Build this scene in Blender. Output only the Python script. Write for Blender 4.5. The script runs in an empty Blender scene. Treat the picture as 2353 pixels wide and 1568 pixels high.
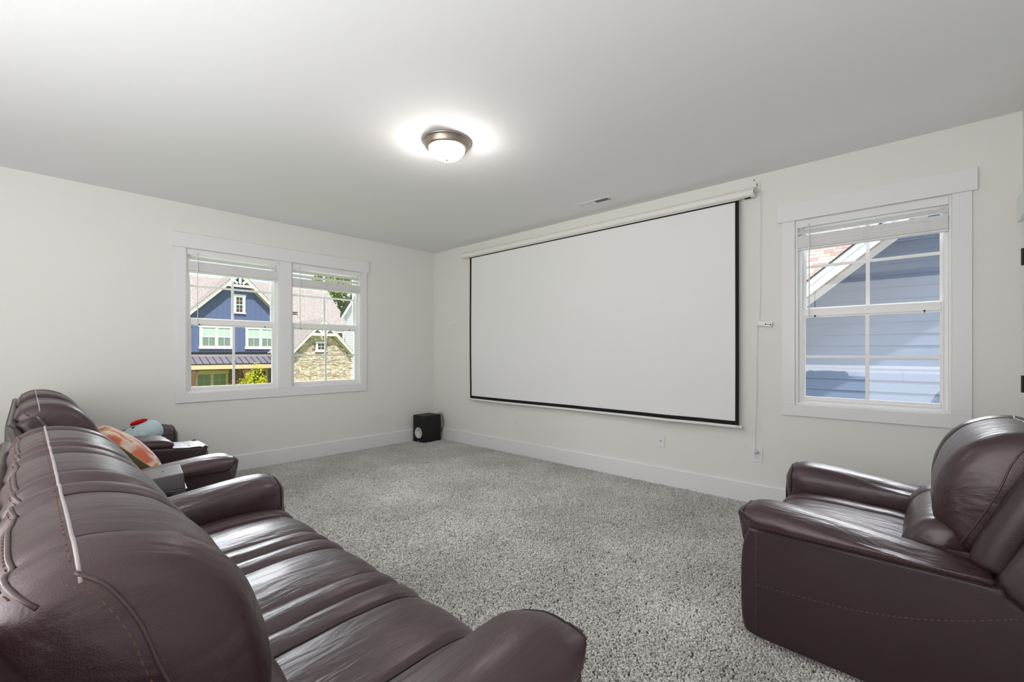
import bpy, bmesh, math, random
from mathutils import Vector, Matrix, noise

random.seed(7)
SC = bpy.context.scene
COL = SC.collection
D = bpy.data
PI = math.pi

# ------------------------------------------------------------------ camera
cam_d = D.cameras.new('camera')
cam = D.objects.new('camera', cam_d)
COL.objects.link(cam)
cam.location = (5.375, -4.114, 1.268)
cam.rotation_euler = (PI / 2, 0, math.radians(132.727 - 90))
cam_d.sensor_width = 36.0
cam_d.lens = 1032.07 / 2353 * 36.0
cam_d.shift_y = 26.64 / 2353
cam_d.clip_start = 0.02
cam_d.clip_end = 400
SC.camera = cam

# ------------------------------------------------------------------ world
W = D.worlds.new('sky')
SC.world = W
W.use_nodes = True
nt = W.node_tree
nt.nodes.clear()
wo = nt.nodes.new('ShaderNodeOutputWorld')
bg = nt.nodes.new('ShaderNodeBackground')
tc = nt.nodes.new('ShaderNodeTexCoord')
nz = nt.nodes.new('ShaderNodeTexNoise')
nz.inputs['Scale'].default_value = 2.2
nz.inputs['Detail'].default_value = 5
cr = nt.nodes.new('ShaderNodeValToRGB')
cr.color_ramp.elements[0].position = 0.35
cr.color_ramp.elements[0].color = (0.62, 0.80, 1.0, 1)
cr.color_ramp.elements[1].position = 0.62
cr.color_ramp.elements[1].color = (0.95, 0.97, 1.0, 1)
nt.links.new(tc.outputs['Generated'], nz.inputs['Vector'])
nt.links.new(nz.outputs['Fac'], cr.inputs['Fac'])
nt.links.new(cr.outputs['Color'], bg.inputs['Color'])
nt.links.new(bg.outputs['Background'], wo.inputs['Surface'])
bg.inputs['Strength'].default_value = 1.0

# ------------------------------------------------------------------ sun, lamps, exposure
def light(name, kind, loc, energy, color=(1, 1, 1), rot=None, **kw):
    l = D.lights.new(name, kind)
    l.energy = energy
    l.color = color
    for k, v in kw.items():
        setattr(l, k, v)
    o = D.objects.new(name, l)
    o.location = loc
    if rot is not None:
        o.rotation_euler = rot
    COL.objects.link(o)
    return o

sun_dir = Vector((0.45, -0.22, 1.0)).normalized()      # towards the sun
light('sun', 'SUN', (10, -10, 30), 8.0, (1.0, 0.95, 0.87), sun_dir.to_track_quat('Z', 'Y').to_euler(), angle=0.012)
# added area lamps outside the windows, standing in for light of the high sky
def aim(loc, to):
    return (Vector(loc) - Vector(to)).to_track_quat('Z', 'Y').to_euler()
light('added_window_fill', 'AREA', (-6.0, -2.1, 4.7), 1500, (0.93, 0.96, 1.0), aim((-6.0, -2.1, 4.7), (3.0, -2.6, 0.6)), shape='RECTANGLE', size=5.0, size_y=2.2)
light('added_window_fill', 'AREA', (5.1, 3.1, 4.0), 330, (0.93, 0.96, 1.0), aim((5.1, 3.1, 4.0), (4.7, -2.4, 0.4)), shape='RECTANGLE', size=2.6, size_y=1.2)
# added fill lamp behind the camera; the rear wall has no opening
light('added_rear_fill', 'AREA', (3.6, -6.3, 1.75), 60, (1.0, 0.985, 0.96), (math.radians(90), 0, 0), shape='RECTANGLE', size=4.0, size_y=1.7)
light('added_ceiling_fill', 'AREA', (4.2, -5.2, 0.8), 74, (0.97, 0.98, 1.0), (math.radians(165), 0, 0), shape='RECTANGLE', size=2.8, size_y=1.8)  # added lamp facing up, brightens the ceiling

SC.view_settings.view_transform = 'Standard'
SC.view_settings.look = 'None'
SC.view_settings.exposure = 0.1
SC.view_settings.gamma = 1.0
SC.view_settings.use_curve_mapping = False
SC.cycles.max_bounces = 10
SC.cycles.diffuse_bounces = 6
SC.cycles.glossy_bounces = 4
SC.cycles.transparent_max_bounces = 16
SC.cycles.caustics_reflective = False
SC.cycles.caustics_refractive = False
SC.cycles.use_denoising = True
SC.cycles.sample_clamp_indirect = 6.0

# ------------------------------------------------------------------ materials
def srgb(r, g, b):
    f = lambda c: (c / 255 / 12.92) if c / 255 <= 0.04045 else ((c / 255 + 0.055) / 1.055) ** 2.4
    return (f(r), f(g), f(b), 1)

def mat(name, color, rough=0.5, spec=0.5, metal=0.0, bump=None, var=None, coat=0.0, sheen=0.0):
    """bump = (scale, strength, distance); var = (scale, amount) lightness mottling"""
    m = D.materials.new(name)
    m.use_nodes = True
    n = m.node_tree.nodes
    L = m.node_tree.links
    p = n['Principled BSDF']
    c = color if len(color) == 4 else (*color, 1)
    p.inputs['Base Color'].default_value = c
    p.inputs['Roughness'].default_value = rough
    p.inputs['Specular IOR Level'].default_value = spec
    p.inputs['Metallic'].default_value = metal
    p.inputs['Coat Weight'].default_value = coat
    p.inputs['Coat Roughness'].default_value = 0.3
    p.inputs['Sheen Weight'].default_value = sheen
    if bump or var:
        t = n.new('ShaderNodeTexCoord')
    if bump:
        z = n.new('ShaderNodeTexNoise')
        z.inputs['Scale'].default_value = bump[0]
        z.inputs['Detail'].default_value = 3
        b = n.new('ShaderNodeBump')
        b.inputs['Strength'].default_value = bump[1]
        b.inputs['Distance'].default_value = bump[2]
        L.new(t.outputs['Object'], z.inputs['Vector'])
        L.new(z.outputs['Fac'], b.inputs['Height'])
        L.new(b.outputs['Normal'], p.inputs['Normal'])
    if var:
        z2 = n.new('ShaderNodeTexNoise')
        z2.inputs['Scale'].default_value = var[0]
        z2.inputs['Detail'].default_value = 4
        r = n.new('ShaderNodeMapRange')
        r.inputs['From Min'].default_value = 0.3
        r.inputs['From Max'].default_value = 0.7
        r.inputs['To Min'].default_value = 1 - var[1]
        r.inputs['To Max'].default_value = 1 + var[1]
        mx = n.new('ShaderNodeMix')
        mx.data_type = 'RGBA'
        mx.blend_type = 'MULTIPLY'
        mx.inputs['Factor'].default_value = 1
        mx.inputs['A'].default_value = c
        L.new(t.outputs['Object'], z2.inputs['Vector'])
        L.new(z2.outputs['Fac'], r.inputs['Value'])
        L.new(r.outputs['Result'], mx.inputs['B'])
        L.new(mx.outputs['Result'], p.inputs['Base Color'])
    return m

def attr_mat(name, rough=0.8, spec=0.3, bump=None):
    """colour read from the mesh's own 'Col' attribute (each stone its own colour)"""
    m = mat(name, (0.5, 0.5, 0.5), rough, spec, bump=bump)
    n = m.node_tree.nodes
    a = n.new('ShaderNodeAttribute')
    a.attribute_name = 'Col'
    m.node_tree.links.new(a.outputs['Color'], n['Principled BSDF'].inputs['Base Color'])
    return m

def leather_mat(name, color, rough=0.36, wrinkle=0.5):
    m = D.materials.new(name)
    m.use_nodes = True
    n = m.node_tree.nodes
    L = m.node_tree.links
    p = n['Principled BSDF']
    p.inputs['Roughness'].default_value = rough
    p.inputs['IOR'].default_value = 1.5
    p.inputs['Specular IOR Level'].default_value = 0.75
    p.inputs['Specular Tint'].default_value = (1.0, 0.90, 0.96, 1)
    p.inputs['Coat Weight'].default_value = 0.12
    p.inputs['Coat Roughness'].default_value = 0.22
    t = n.new('ShaderNodeTexCoord')
    v = n.new('ShaderNodeTexVoronoi')
    v.inputs['Scale'].default_value = 330
    big = n.new('ShaderNodeTexNoise')
    big.inputs['Scale'].default_value = 9
    big.inputs['Detail'].default_value = 3
    big.inputs['Distortion'].default_value = 0.6
    b1 = n.new('ShaderNodeBump')
    b1.inputs['Strength'].default_value = 0.22
    b1.inputs['Distance'].default_value = 0.0012
    b2 = n.new('ShaderNodeBump')
    b2.inputs['Strength'].default_value = wrinkle
    b2.inputs['Distance'].default_value = 0.012
    mp = n.new('ShaderNodeMapping')
    mp.inputs['Scale'].default_value = (2.3, 0.5, 0.9)
    L.new(t.outputs['Object'], mp.inputs['Vector'])
    L.new(mp.outputs['Vector'], big.inputs['Vector'])
    L.new(t.outputs['Object'], v.inputs['Vector'])
    L.new(big.outputs['Fac'], b2.inputs['Height'])
    L.new(v.outputs['Distance'], b1.inputs['Height'])
    L.new(b2.outputs['Normal'], b1.inputs['Normal'])
    L.new(b1.outputs['Normal'], p.inputs['Normal'])
    nz = n.new('ShaderNodeTexNoise')
    nz.inputs['Scale'].default_value = 5
    cr = n.new('ShaderNodeValToRGB')
    cr.color_ramp.elements[0].position = 0.3
    cr.color_ramp.elements[1].position = 0.7
    cr.color_ramp.elements[0].color = (color[0] * .85, color[1] * .85, color[2] * .85, 1)
    cr.color_ramp.elements[1].color = (color[0] * 1.15, color[1] * 1.15, color[2] * 1.15, 1)
    L.new(t.outputs['Object'], nz.inputs['Vector'])
    L.new(nz.outputs['Fac'], cr.inputs['Fac'])
    L.new(cr.outputs['Color'], p.inputs['Base Color'])
    return m

def glass_mat(name, tint=(1, 1, 1), refl=0.05):
    m = D.materials.new(name)
    m.use_nodes = True
    n = m.node_tree.nodes
    L = m.node_tree.links
    n.clear()
    o = n.new('ShaderNodeOutputMaterial')
    mx = n.new('ShaderNodeMixShader')
    tr = n.new('ShaderNodeBsdfTransparent')
    gl = n.new('ShaderNodeBsdfGlossy')
    gl.inputs['Roughness'].default_value = 0.02
    tr.inputs['Color'].default_value = (*tint, 1)
    mx.inputs['Fac'].default_value = refl
    L.new(tr.outputs[0], mx.inputs[1])
    L.new(gl.outputs[0], mx.inputs[2])
    L.new(mx.outputs[0], o.inputs['Surface'])
    return m

M = {}
M['wall'] = mat('wall_paint', (0.79, 0.783, 0.752), 0.75, 0.25, bump=(260, 0.12, 0.002))
M['ceil'] = mat('ceiling_paint', (0.83, 0.832, 0.835), 0.85, 0.2, bump=(220, 0.12, 0.002))
M['trim'] = mat('white_trim_paint', (0.80, 0.80, 0.815), 0.38, 0.4)
M['vinyl'] = mat('white_vinyl', (0.86, 0.86, 0.86), 0.35, 0.45)
M['blind'] = mat('blind_slat', (0.82, 0.82, 0.82), 0.5, 0.35)
M['glass'] = glass_mat('window_glass', (0.97, 0.985, 0.98), 0.035)
M['plate'] = mat('white_plate', (0.80, 0.80, 0.82), 0.35, 0.5)
M['dark'] = mat('dark_slot', (0.01, 0.01, 0.01), 0.6, 0.2)
M['screen'] = mat('screen_fabric', (0.83, 0.835, 0.84), 0.75, 0.2)
M['border'] = mat('black_border', (0.012, 0.011, 0.011), 0.7, 0.2)
M['case'] = mat('cream_casing', (0.82, 0.81, 0.77), 0.35, 0.5)
M['carpet_base'] = mat('carpet_backing', (0.20, 0.188, 0.176), 0.95, 0.1, bump=(120, 0.8, 0.006))
M['leather'] = leather_mat('burgundy_leather', (0.036, 0.0155, 0.0180), 0.39, 0.7)
M['leather_side'] = leather_mat('shaded_burgundy_leather', (0.022, 0.0090, 0.0100), 0.46, 0.10)  # darker copy of the leather, shade of the sides put into its colour
M['leather_back'] = leather_mat('reflection_grey_leather', (0.072, 0.062, 0.055), 0.42, 0.15)  # grey tone paints a reflection onto the burgundy leather
M['piping'] = mat('dark_piping', (0.018, 0.009, 0.009), 0.5, 0.4)
M['welt'] = mat('highlit_welt', (0.33, 0.28, 0.29), 0.32, 0.7)  # pale colour paints in the light caught along the welt
M['brown_welt'] = mat('brown_welt', (0.075, 0.045, 0.046), 0.4, 0.5)
M['thread'] = mat('tan_thread', (0.16, 0.085, 0.06), 0.7, 0.2)
M['greybox'] = mat('grey_plastic', (0.085, 0.078, 0.083), 0.36, 0.5, bump=(500, 0.15, 0.0005))
M['black'] = mat('black_vinyl_wrap', (0.012, 0.012, 0.012), 0.55, 0.35, bump=(400, 0.2, 0.0006))
M['rubber'] = mat('black_rubber', (0.010, 0.010, 0.010), 0.5, 0.4)
M['cone'] = mat('white_cone', (0.72, 0.69, 0.65), 0.6, 0.3)
M['nickel'] = mat('brushed_nickel', (0.40, 0.34, 0.30), 0.34, 0.5, metal=0.9)
M['metal'] = mat('silver_metal', (0.62, 0.62, 0.62), 0.3, 0.5, metal=0.9)
M['hinge'] = mat('black_hinge', (0.010, 0.010, 0.010), 0.45, 0.4)
M['console_top'] = mat('glossy_console_top', (0.42, 0.41, 0.40), 0.24, 0.7, metal=0.55)  # light grey base paints in the window's reflection
M['olive'] = mat('olive_backing', (0.10, 0.085, 0.045), 0.9, 0.1, sheen=0.3)
M['plush'] = mat('light_blue_plush', (0.52, 0.66, 0.70), 0.95, 0.1, bump=(160, 0.4, 0.002), sheen=0.4)
M['redfelt'] = mat('red_plush', (0.55, 0.008, 0.012), 0.9, 0.15, bump=(160, 0.4, 0.002))

# ------------------------------------------------------------------ mesh helpers
class MB:
    """collects shapes, then links them as ONE mesh object"""
    def __init__(s):
        s.v = []
        s.f = []
        s.c = []
    def add(s, vs, fs, col=None):
        k = len(s.v)
        s.v += [tuple(v) for v in vs]
        s.f += [tuple(i + k for i in f) for f in fs]
        s.c += [col] * len(fs)
        return s
    def box(s, a, b, col=None):
        x0, y0, z0 = (min(a[i], b[i]) for i in range(3))
        x1, y1, z1 = (max(a[i], b[i]) for i in range(3))
        return s.add([(x0, y0, z0), (x1, y0, z0), (x1, y1, z0), (x0, y1, z0), (x0, y0, z1), (x1, y0, z1), (x1, y1, z1), (x0, y1, z1)],
                     [(0, 3, 2, 1), (4, 5, 6, 7), (0, 1, 5, 4), (1, 2, 6, 5), (2, 3, 7, 6), (3, 0, 4, 7)], col)
    def prism(s, poly, ext, col=None):
        """poly: list of 3D points of one face; ext: extrusion vector"""
        n = len(poly)
        e = Vector(ext)
        vs = [Vector(p) for p in poly] + [Vector(p) + e for p in poly]
        nrm = Vector((0, 0, 0))
        for i in range(n):
            a, b = Vector(poly[i]), Vector(poly[(i + 1) % n])
            nrm += a.cross(b)
        fs = [tuple(range(n)), tuple(range(2 * n - 1, n - 1, -1))] + [(i, n + i, n + (i + 1) % n, (i + 1) % n) for i in range(n)]
        if nrm.dot(e) > 0:
            fs = [tuple(reversed(f)) for f in fs]
        return s.add(vs, fs, col)
    def loft(s, rings, caps=True, closed=True, col=None):
        n = len(rings[0])
        vs = [p for r in rings for p in r]
        fs = []
        for k in range(len(rings) - 1):
            for i in range(n if closed else n - 1):
                j = (i + 1) % n
                fs.append((k * n + i, k * n + j, (k + 1) * n + j, (k + 1) * n + i))
        if caps:
            for k, flip in ((0, True), (len(rings) - 1, False)):
                c = sum((Vector(p) for p in rings[k]), Vector()) / n
                vs.append(c)
                ci = len(vs) - 1
                for i in range(n):
                    j = (i + 1) % n
                    fs.append((ci, k * n + j, k * n + i) if flip else (ci, k * n + i, k * n + j))
        return s.add(vs, fs, col)
    def tube(s, pts, r, n=8, col=None, caps=True):
        pts = [Vector(p) for p in pts]
        rings = []
        up = None
        for i, p in enumerate(pts):
            d = (pts[min(i + 1, len(pts) - 1)] - pts[max(i - 1, 0)]).normalized()
            if up is None:
                up = d.orthogonal().normalized()
            else:
                up = (up - d * up.dot(d))
                up = up.normalized() if up.length > 1e-6 else d.orthogonal().normalized()
            w = d.cross(up)
            rr = r[i] if isinstance(r, (list, tuple)) else r
            rings.append([p + up * (math.cos(2 * PI * k / n) * rr) + w * (math.sin(2 * PI * k / n) * rr) for k in range(n)])
        return s.loft(rings, caps, col=col)
    def lathe(s, prof, c=(0, 0, 0), axis='Z', n=32, col=None):
        """prof: list of (r, h) along the axis"""
        rings = []
        for r, h in prof:
            ring = []
            for k in range(n):
                a = 2 * PI * k / n
                u, v = r * math.cos(a), r * math.sin(a)
                if axis == 'Z':
                    ring.append((c[0] + u, c[1] + v, c[2] + h))
                elif axis == 'Y':
                    ring.append((c[0] + v, c[1] + h, c[2] + u))
                else:
                    ring.append((c[0] + h, c[1] + u, c[2] + v))
            rings.append(ring)
        return s.loft(rings, True, col=col)
    def ball(s, c, r, nu=20, nv=12, rot=None, col=None):
        rx, ry, rz = r if isinstance(r, (list, tuple)) else (r, r, r)
        rings = []
        for j in range(1, nv):
            th = PI * j / nv
            ring = []
            for i in range(nu):
                a = 2 * PI * i / nu
                p = Vector((rx * math.sin(th) * math.cos(a), ry * math.sin(th) * math.sin(a), -rz * math.cos(th)))
                if rot is not None:
                    p = rot @ p
                ring.append(p + Vector(c))
            rings.append(ring)
        return s.loft(rings, True, col=col)
    def build(s, name, m, parent=None, smooth=False, bevel=0, loc=None, seg=2, kind=None):
        me = D.meshes.new(name)
        me.from_pydata(s.v, [], s.f)
        me.materials.append(m)
        if smooth:
            me.polygons.foreach_set('use_smooth', [True] * len(me.polygons))
        if any(c is not None for c in s.c):
            ca = me.color_attributes.new('Col', 'FLOAT_COLOR', 'CORNER')
            for p in me.polygons:
                col = s.c[p.index] or (0.5, 0.5, 0.5)
                for li in p.loop_indices:
                    ca.data[li].color = (*col, 1)
        me.update()
        o = D.objects.new(name, me)
        COL.objects.link(o)
        if parent is not None:
            o.parent = parent
        if loc is not None:
            o.location = loc
        if bevel:
            b = o.modifiers.new('bevel', 'BEVEL')
            b.width = bevel
            b.segments = seg
            b.limit_method = 'ANGLE'
            b.angle_limit = math.radians(40)
            b.harden_normals = False
            if not smooth:
                me.polygons.foreach_set('use_smooth', [True] * len(me.polygons))
                b.harden_normals = True
        if kind:
            o['kind'] = kind
        return o

def fixn(o):
    """make normals point outwards"""
    bm = bmesh.new()
    bm.from_mesh(o.data)
    bmesh.ops.recalc_face_normals(bm, faces=bm.faces)
    bm.to_mesh(o.data)
    bm.free()
    return o

def tag(o, label=None, cat=None, group=None, kind=None):
    if label: o['label'] = label
    if cat: o['category'] = cat
    if group: o['group'] = group
    if kind: o['kind'] = kind
    return o

def thing(name, label, cat, loc=(0, 0, 0), rz=0, group=None):
    o = D.objects.new(name, None)
    o.empty_display_size = 0.1
    COL.objects.link(o)
    o.location = loc
    o.rotation_euler = (0, 0, rz)
    return tag(o, label, cat, group)

def struct(o):
    o['kind'] = 'structure'
    return o

def copy_tree(o, parent=None):
    c = o.copy()
    COL.objects.link(c)
    if parent is not None:
        c.parent = parent
    for ch in list(o.children):
        copy_tree(ch, c)
    return c

def spline(pts, n, closed=False):
    """Catmull-Rom through pts, resampled to about n points"""
    P = [Vector(p) for p in pts]
    m = len(P)
    out = []
    segs = m if closed else m - 1
    per = max(1, n // segs)
    for i in range(segs):
        if closed:
            p0, p1, p2, p3 = P[i - 1], P[i], P[(i + 1) % m], P[(i + 2) % m]
        else:
            p0, p1, p2, p3 = P[max(i - 1, 0)], P[i], P[i + 1], P[min(i + 2, m - 1)]
        for k in range(per):
            t = k / per
            out.append(0.5 * ((2 * p1) + (-p0 + p2) * t + (2 * p0 - 5 * p1 + 4 * p2 - p3) * t * t + (-p0 + 3 * p1 - 3 * p2 + p3) * t ** 3))
    if not closed:
        out.append(P[-1])
    return out

class Cushion:
    """closed profile swept along an axis with rounded ends, seam grooves and a crown between the seams"""
    def __init__(s, prof, a0, a1, edge=0.05, edge_in=None, seams=(), groove=0.008, gw=0.016, crown=0.0, n=56, to3d=None, wob=0.0, seed=0.0, step=0.02, ends=(1, 1)):
        s.P = spline([(p[0], p[1]) for p in prof], n, True)
        N = len(s.P)
        area = sum(s.P[i].x * s.P[(i + 1) % N].y - s.P[(i + 1) % N].x * s.P[i].y for i in range(N))
        sg = 1 if area > 0 else -1
        s.N = []
        for i in range(N):
            t = (s.P[(i + 2) % N] - s.P[i - 2])
            t = t.normalized() if t.length > 1e-9 else Vector((1, 0))
            s.N.append(Vector((t.y, -t.x)) * sg)
        for _ in range(3):
            s.N = [(s.N[i - 1] + s.N[i] * 2 + s.N[(i + 1) % N]).normalized() for i in range(N)]
        s.a0, s.a1, s.edge, s.ein = a0, a1, edge, edge if edge_in is None else edge_in
        s.seams, s.groove, s.gw, s.crown = seams, groove, gw, crown
        s.to3d = to3d or (lambda p, a: Vector((a, p.x, p.y)))
        s.wob, s.seed, s.ends = wob, seed, ends
        st = set([a0, a1])
        k = max(2, int((a1 - a0) / step))
        for i in range(k + 1):
            st.add(a0 + (a1 - a0) * i / k)
        for i in range(7):
            u = edge * (1 - math.cos(PI / 2 * i / 6))
            if ends[0]: st.add(a0 + u)
            if ends[1]: st.add(a1 - u)
        for q in seams:
            for d in (-2, -1, -.5, 0, .5, 1, 2):
                st.add(q + d * gw * .6)
        s.st = sorted(x for x in st if a0 <= x <= a1)
        s.st = [x for i, x in enumerate(s.st) if i == 0 or x - s.st[i - 1] > 1e-4]
    def inset(s, a):
        d = 0.0
        for e, q in ((s.ends[0], a - s.a0), (s.ends[1], s.a1 - a)):
            if e and q < s.edge:
                d += s.ein * (1 - math.sqrt(max(0, 1 - (1 - q / s.edge) ** 2)))
        for q in s.seams:
            d += s.groove * math.exp(-((a - q) / s.gw) ** 2)
        if s.crown:
            b = [s.a0] + list(s.seams) + [s.a1]
            for i in range(len(b) - 1):
                if b[i] <= a <= b[i + 1]:
                    t = (a - b[i]) / (b[i + 1] - b[i])
                    d -= s.crown * (1 - (2 * t - 1) ** 2)
        return d
    def ring(s, a, out=0.0):
        d = s.inset(a) - out
        r = []
        for p, n in zip(s.P, s.N):
            dd = d
            if s.wob:
                q = s.to3d(p, a)
                dd -= s.wob * (noise.noise(Vector((q.x * 6 + s.seed, q.y * 6, q.z * 6))) + 0.6 * noise.noise(Vector((q.x * 16, q.y * 9 + s.seed, q.z * 16))))
            r.append(s.to3d(p - n * dd, a))
        return r
    def build(s, name, m, parent, dome=None, **kw):
        mb = MB()
        rings = [s.ring(a) for a in s.st]
        dm = 0.25 * s.ein if dome is None else dome
        def cap(R, a, sg):
            c = sum(R, Vector()) / len(R)
            ax = (s.to3d(Vector((0, 0)), a + 0.01) - s.to3d(Vector((0, 0)), a)).normalized() * sg
            return [[c + (p - c) * k + ax * (dm * (1 - k * k)) for p in R] for k in (0.985, 0.9, 0.7, 0.45, 0.2)]
        rings = list(reversed(cap(rings[0], s.a0, -1))) + rings + cap(rings[-1], s.a1, 1)
        mb.loft(rings, True)
        o = mb.build(name, m, parent, smooth=True, **kw)
        return fixn(o)
    def seam_tube(s, a, i0, i1, r=0.004, out=0.0, n=6):
        """points of a piping line that follows the profile at station a between fractions i0..i1"""
        R = s.ring(a, out)
        N = len(R)
        k0, k1 = int(i0 * N), int(i1 * N)
        if k1 <= k0:
            k1 += N
        return [R[k % N] for k in range(k0, k1 + 1)]
    def long_line(s, frac, a0, a1, out=0.0, step=0.02):
        k = int(max(2, (a1 - a0) / step))
        N = len(s.P)
        i = int(frac * N) % N
        return [s.ring(a0 + (a1 - a0) * j / k, out)[i] for j in range(k + 1)]

# ================================================================== ROOM SHELL
RX, RY, H, T = 5.803, -6.9, 2.74, 0.14
def wall_with_holes(name, fn, u0, u1, holes, h=H):
    """fn(u0, z0, u1, z1) adds one slab to the mesh; holes: (u0, u1, z0, z1)"""
    mb = MB()
    us = sorted(set([u0, u1] + [x for q in holes for x in q[:2]]))
    for a, b in zip(us[:-1], us[1:]):
        zs = [(0, h)]
        for q in holes:
            if q[0] < (a + b) / 2 < q[1]:
                zs = [(0, q[2]), (q[3], h)]
        for z0, z1 in zs:
            fn(mb, a, z0, b, z1)
    return struct(mb.build(name, M['wall']))

WZ0, WZ1 = 0.865, 2.30                      # window openings
W1 = (-3.04, -2.175)
W2 = (-2.041, -1.180)
W3 = (4.617, 5.493)
wall_with_holes('wall_left', lambda mb, a, z0, b, z1: mb.box((-T, a, z0), (0, b, z1)), RY - T, T, [(*W1, WZ0, WZ1), (*W2, WZ0, WZ1)])
wall_with_holes('wall_back', lambda mb, a, z0, b, z1: mb.box((a, 0, z0), (b, T, z1)), -T, RX + T, [(*W3, WZ0, WZ1)])
DOOR = (-0.90, -0.275, 2.03)
wall_with_holes('wall_right', lambda mb, a, z0, b, z1: mb.box((RX, a, z0), (RX + T, b, z1)), RY - T, T, [(DOOR[0], DOOR[1], 0, DOOR[2])])
struct(MB().box((-T, RY - T, 0), (RX + T, RY, H)).build('wall_rear', M['wall']))
struct(MB().box((-T, RY - T, H), (RX + T, T, H + 0.25)).build('ceiling', M['ceil']))
floor = struct(MB().box((-T, RY - T, -0.2), (RX + T, T, 0)).build('floor', M['carpet_base']))

# ---- baseboards (eased top edge)
BH, BT = 0.178, 0.015
def base_prof(t, h):
    return [(0, 0), (t, 0), (t, h - 0.006), (t - 0.005, h), (0, h)]
mb = MB()
mb.prism([(p, RY, z) for p, z in base_prof(BT, BH)], (0, -RY, 0))
struct(mb.build('baseboard_left', M['trim']))
mb = MB()
mb.prism([(BT, -p, z) for p, z in base_prof(BT, BH)], (RX - BT, 0, 0))
struct(mb.build('baseboard_back', M['trim']))
mb = MB()
mb.prism([(RX - p, -0.170, z) for p, z in base_prof(BT, BH)], (0, 0.15, 0))
mb.prism([(RX - p, RY, z) for p, z in base_prof(BT, BH)], (0, -RY - 0.99, 0))
struct(mb.build('baseboard_right', M['trim']))

# ---- windows: built along u (0..w), d = depth into the wall (positive = outwards), z
def window(name, to3, w, parent_note):
    """to3(u, d, z) -> world point"""
    root = D.objects.new(name, None)
    COL.objects.link(root)
    struct(root)
    def bx(mb, u0, d0, z0, u1, d1, z1):
        return mb.box(to3(u0, d0, z0), to3(u1, d1, z1))
    # jamb liner of the opening
    mb = MB()
    bx(mb, 0, -0.002, WZ0, 0.012, T, WZ1)
    bx(mb, w - 0.012, -0.002, WZ0, w, T, WZ1)
    bx(mb, 0.012, -0.002, WZ1 - 0.012, w - 0.012, T, WZ1)
    bx(mb, 0.012, -0.002, WZ0, w - 0.012, T, WZ0 + 0.012)
    mb.build('jamb', M['vinyl'], root)
    # vinyl window frame
    mb = MB()
    a, b = 0.012, w - 0.012
    z0, z1 = WZ0 + 0.012, WZ1 - 0.012
    bx(mb, a, 0.045, z0, a + 0.022, T - 0.01, z1)
    bx(mb, b - 0.022, 0.045, z0, b, T - 0.01, z1)
    bx(mb, a + 0.022, 0.045, z1 - 0.025, b - 0.022, T - 0.01, z1)
    bx(mb, a + 0.022, 0.030, z0, b - 0.022, T - 0.01, z0 + 0.012)
    mb.build('frame', M['vinyl'], root, bevel=0.002)
    def sash(nm, d0, d1, u0, u1, q0, q1, rail_b, rail_t, stile, mun_z):
        s = MB()
        bx(s, u0, d0, q0, u0 + stile, d1, q1)
        bx(s, u1 - stile, d0, q0, u1, d1, q1)
        bx(s, u0 + stile, d0, q0, u1 - stile, d1, q0 + rail_b)
        bx(s, u0 + stile, d0, q1 - rail_t, u1 - stile, d1, q1)
        so = s.build(nm, M['vinyl'], root, bevel=0.003)
        # glazing bead
        g = MB()
        e = 0.008
        bx(g, u0 + stile, d0 + 0.008, q0 + rail_b, u0 + stile + e, d1, q1 - rail_t)
        bx(g, u1 - stile - e, d0 + 0.008, q0 + rail_b, u1 - stile, d1, q1 - rail_t)
        bx(g, u0 + stile + e, d0 + 0.008, q0 + rail_b, u1 - stile - e, d1, q0 + rail_b + e)
        bx(g, u0 + stile + e, d0 + 0.008, q1 - rail_t - e, u1 - stile - e, d1, q1 - rail_t)
        g.build('glazing_bead', M['vinyl'], so)
        dm = (d0 + d1) / 2
        um = (u0 + u1) / 2
        k = MB()
        bx(k, um - 0.0115, dm - 0.006, q0 + rail_b + e, um + 0.0115, dm + 0.006, q1 - rail_t - e)
        k.build('muntin', M['vinyl'], so)
        for ua, ub in ((u0 + stile + e, um - 0.0115), (um + 0.0115, u1 - stile - e)):
            k = MB()
            bx(k, ua, dm - 0.006, mun_z - 0.0105, ub, dm + 0.006, mun_z + 0.0105)
            k.build('muntin', M['vinyl'], so)
        # four panes of glass
        for ua, ub in ((u0 + stile, um), (um, u1 - stile)):
            for qa, qb in ((q0 + rail_b, mun_z), (mun_z, q1 - rail_t)):
                k = MB()
                bx(k, ua, dm - 0.0015, qa, ub, dm + 0.0015, qb)
                k.build('pane', M['glass'], so)
        return so
    lo = sash('lower_sash', 0.046, 0.078, 0.034, w - 0.034, 0.880, 1.612, 0.036, 0.062, 0.012, 1.237)
    up = sash('upper_sash', 0.086, 0.118, 0.034, w - 0.034, 1.560, 2.262, 0.055, 0.040, 0.012, 1.945)
    # ledge moulding under the meeting rail and its two tilt latches
    mb = MB()
    bx(mb, 0.05, 0.040, 1.556, w - 0.05, 0.048, 1.562)
    mb.build('rail_bead', M['vinyl'], lo)
    for u in (0.115, w - 0.135):
        mb = MB()
        bx(mb, u, 0.036, 1.549, u + 0.010, 0.046, 1.558)
        bx(mb, u + 0.003, 0.040, 1.540, u + 0.0065, 0.044, 1.549)
        mb.build('tilt_latch', M['dark'], lo)
    mb = MB()
    bx(mb, 0.05, 0.038, 0.897, w - 0.05, 0.047, 0.903)
    mb.build('lift_rail', M['vinyl'], lo)
    return root

window('window_1', lambda u, d, z: (-d, W1[0] + u, z), W1[1] - W1[0], '')
window('window_2', lambda u, d, z: (-d, W2[0] + u, z), W2[1] - W2[0], '')
window('window_3', lambda u, d, z: (W3[0] + u, d, z), W3[1] - W3[0], '')

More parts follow.
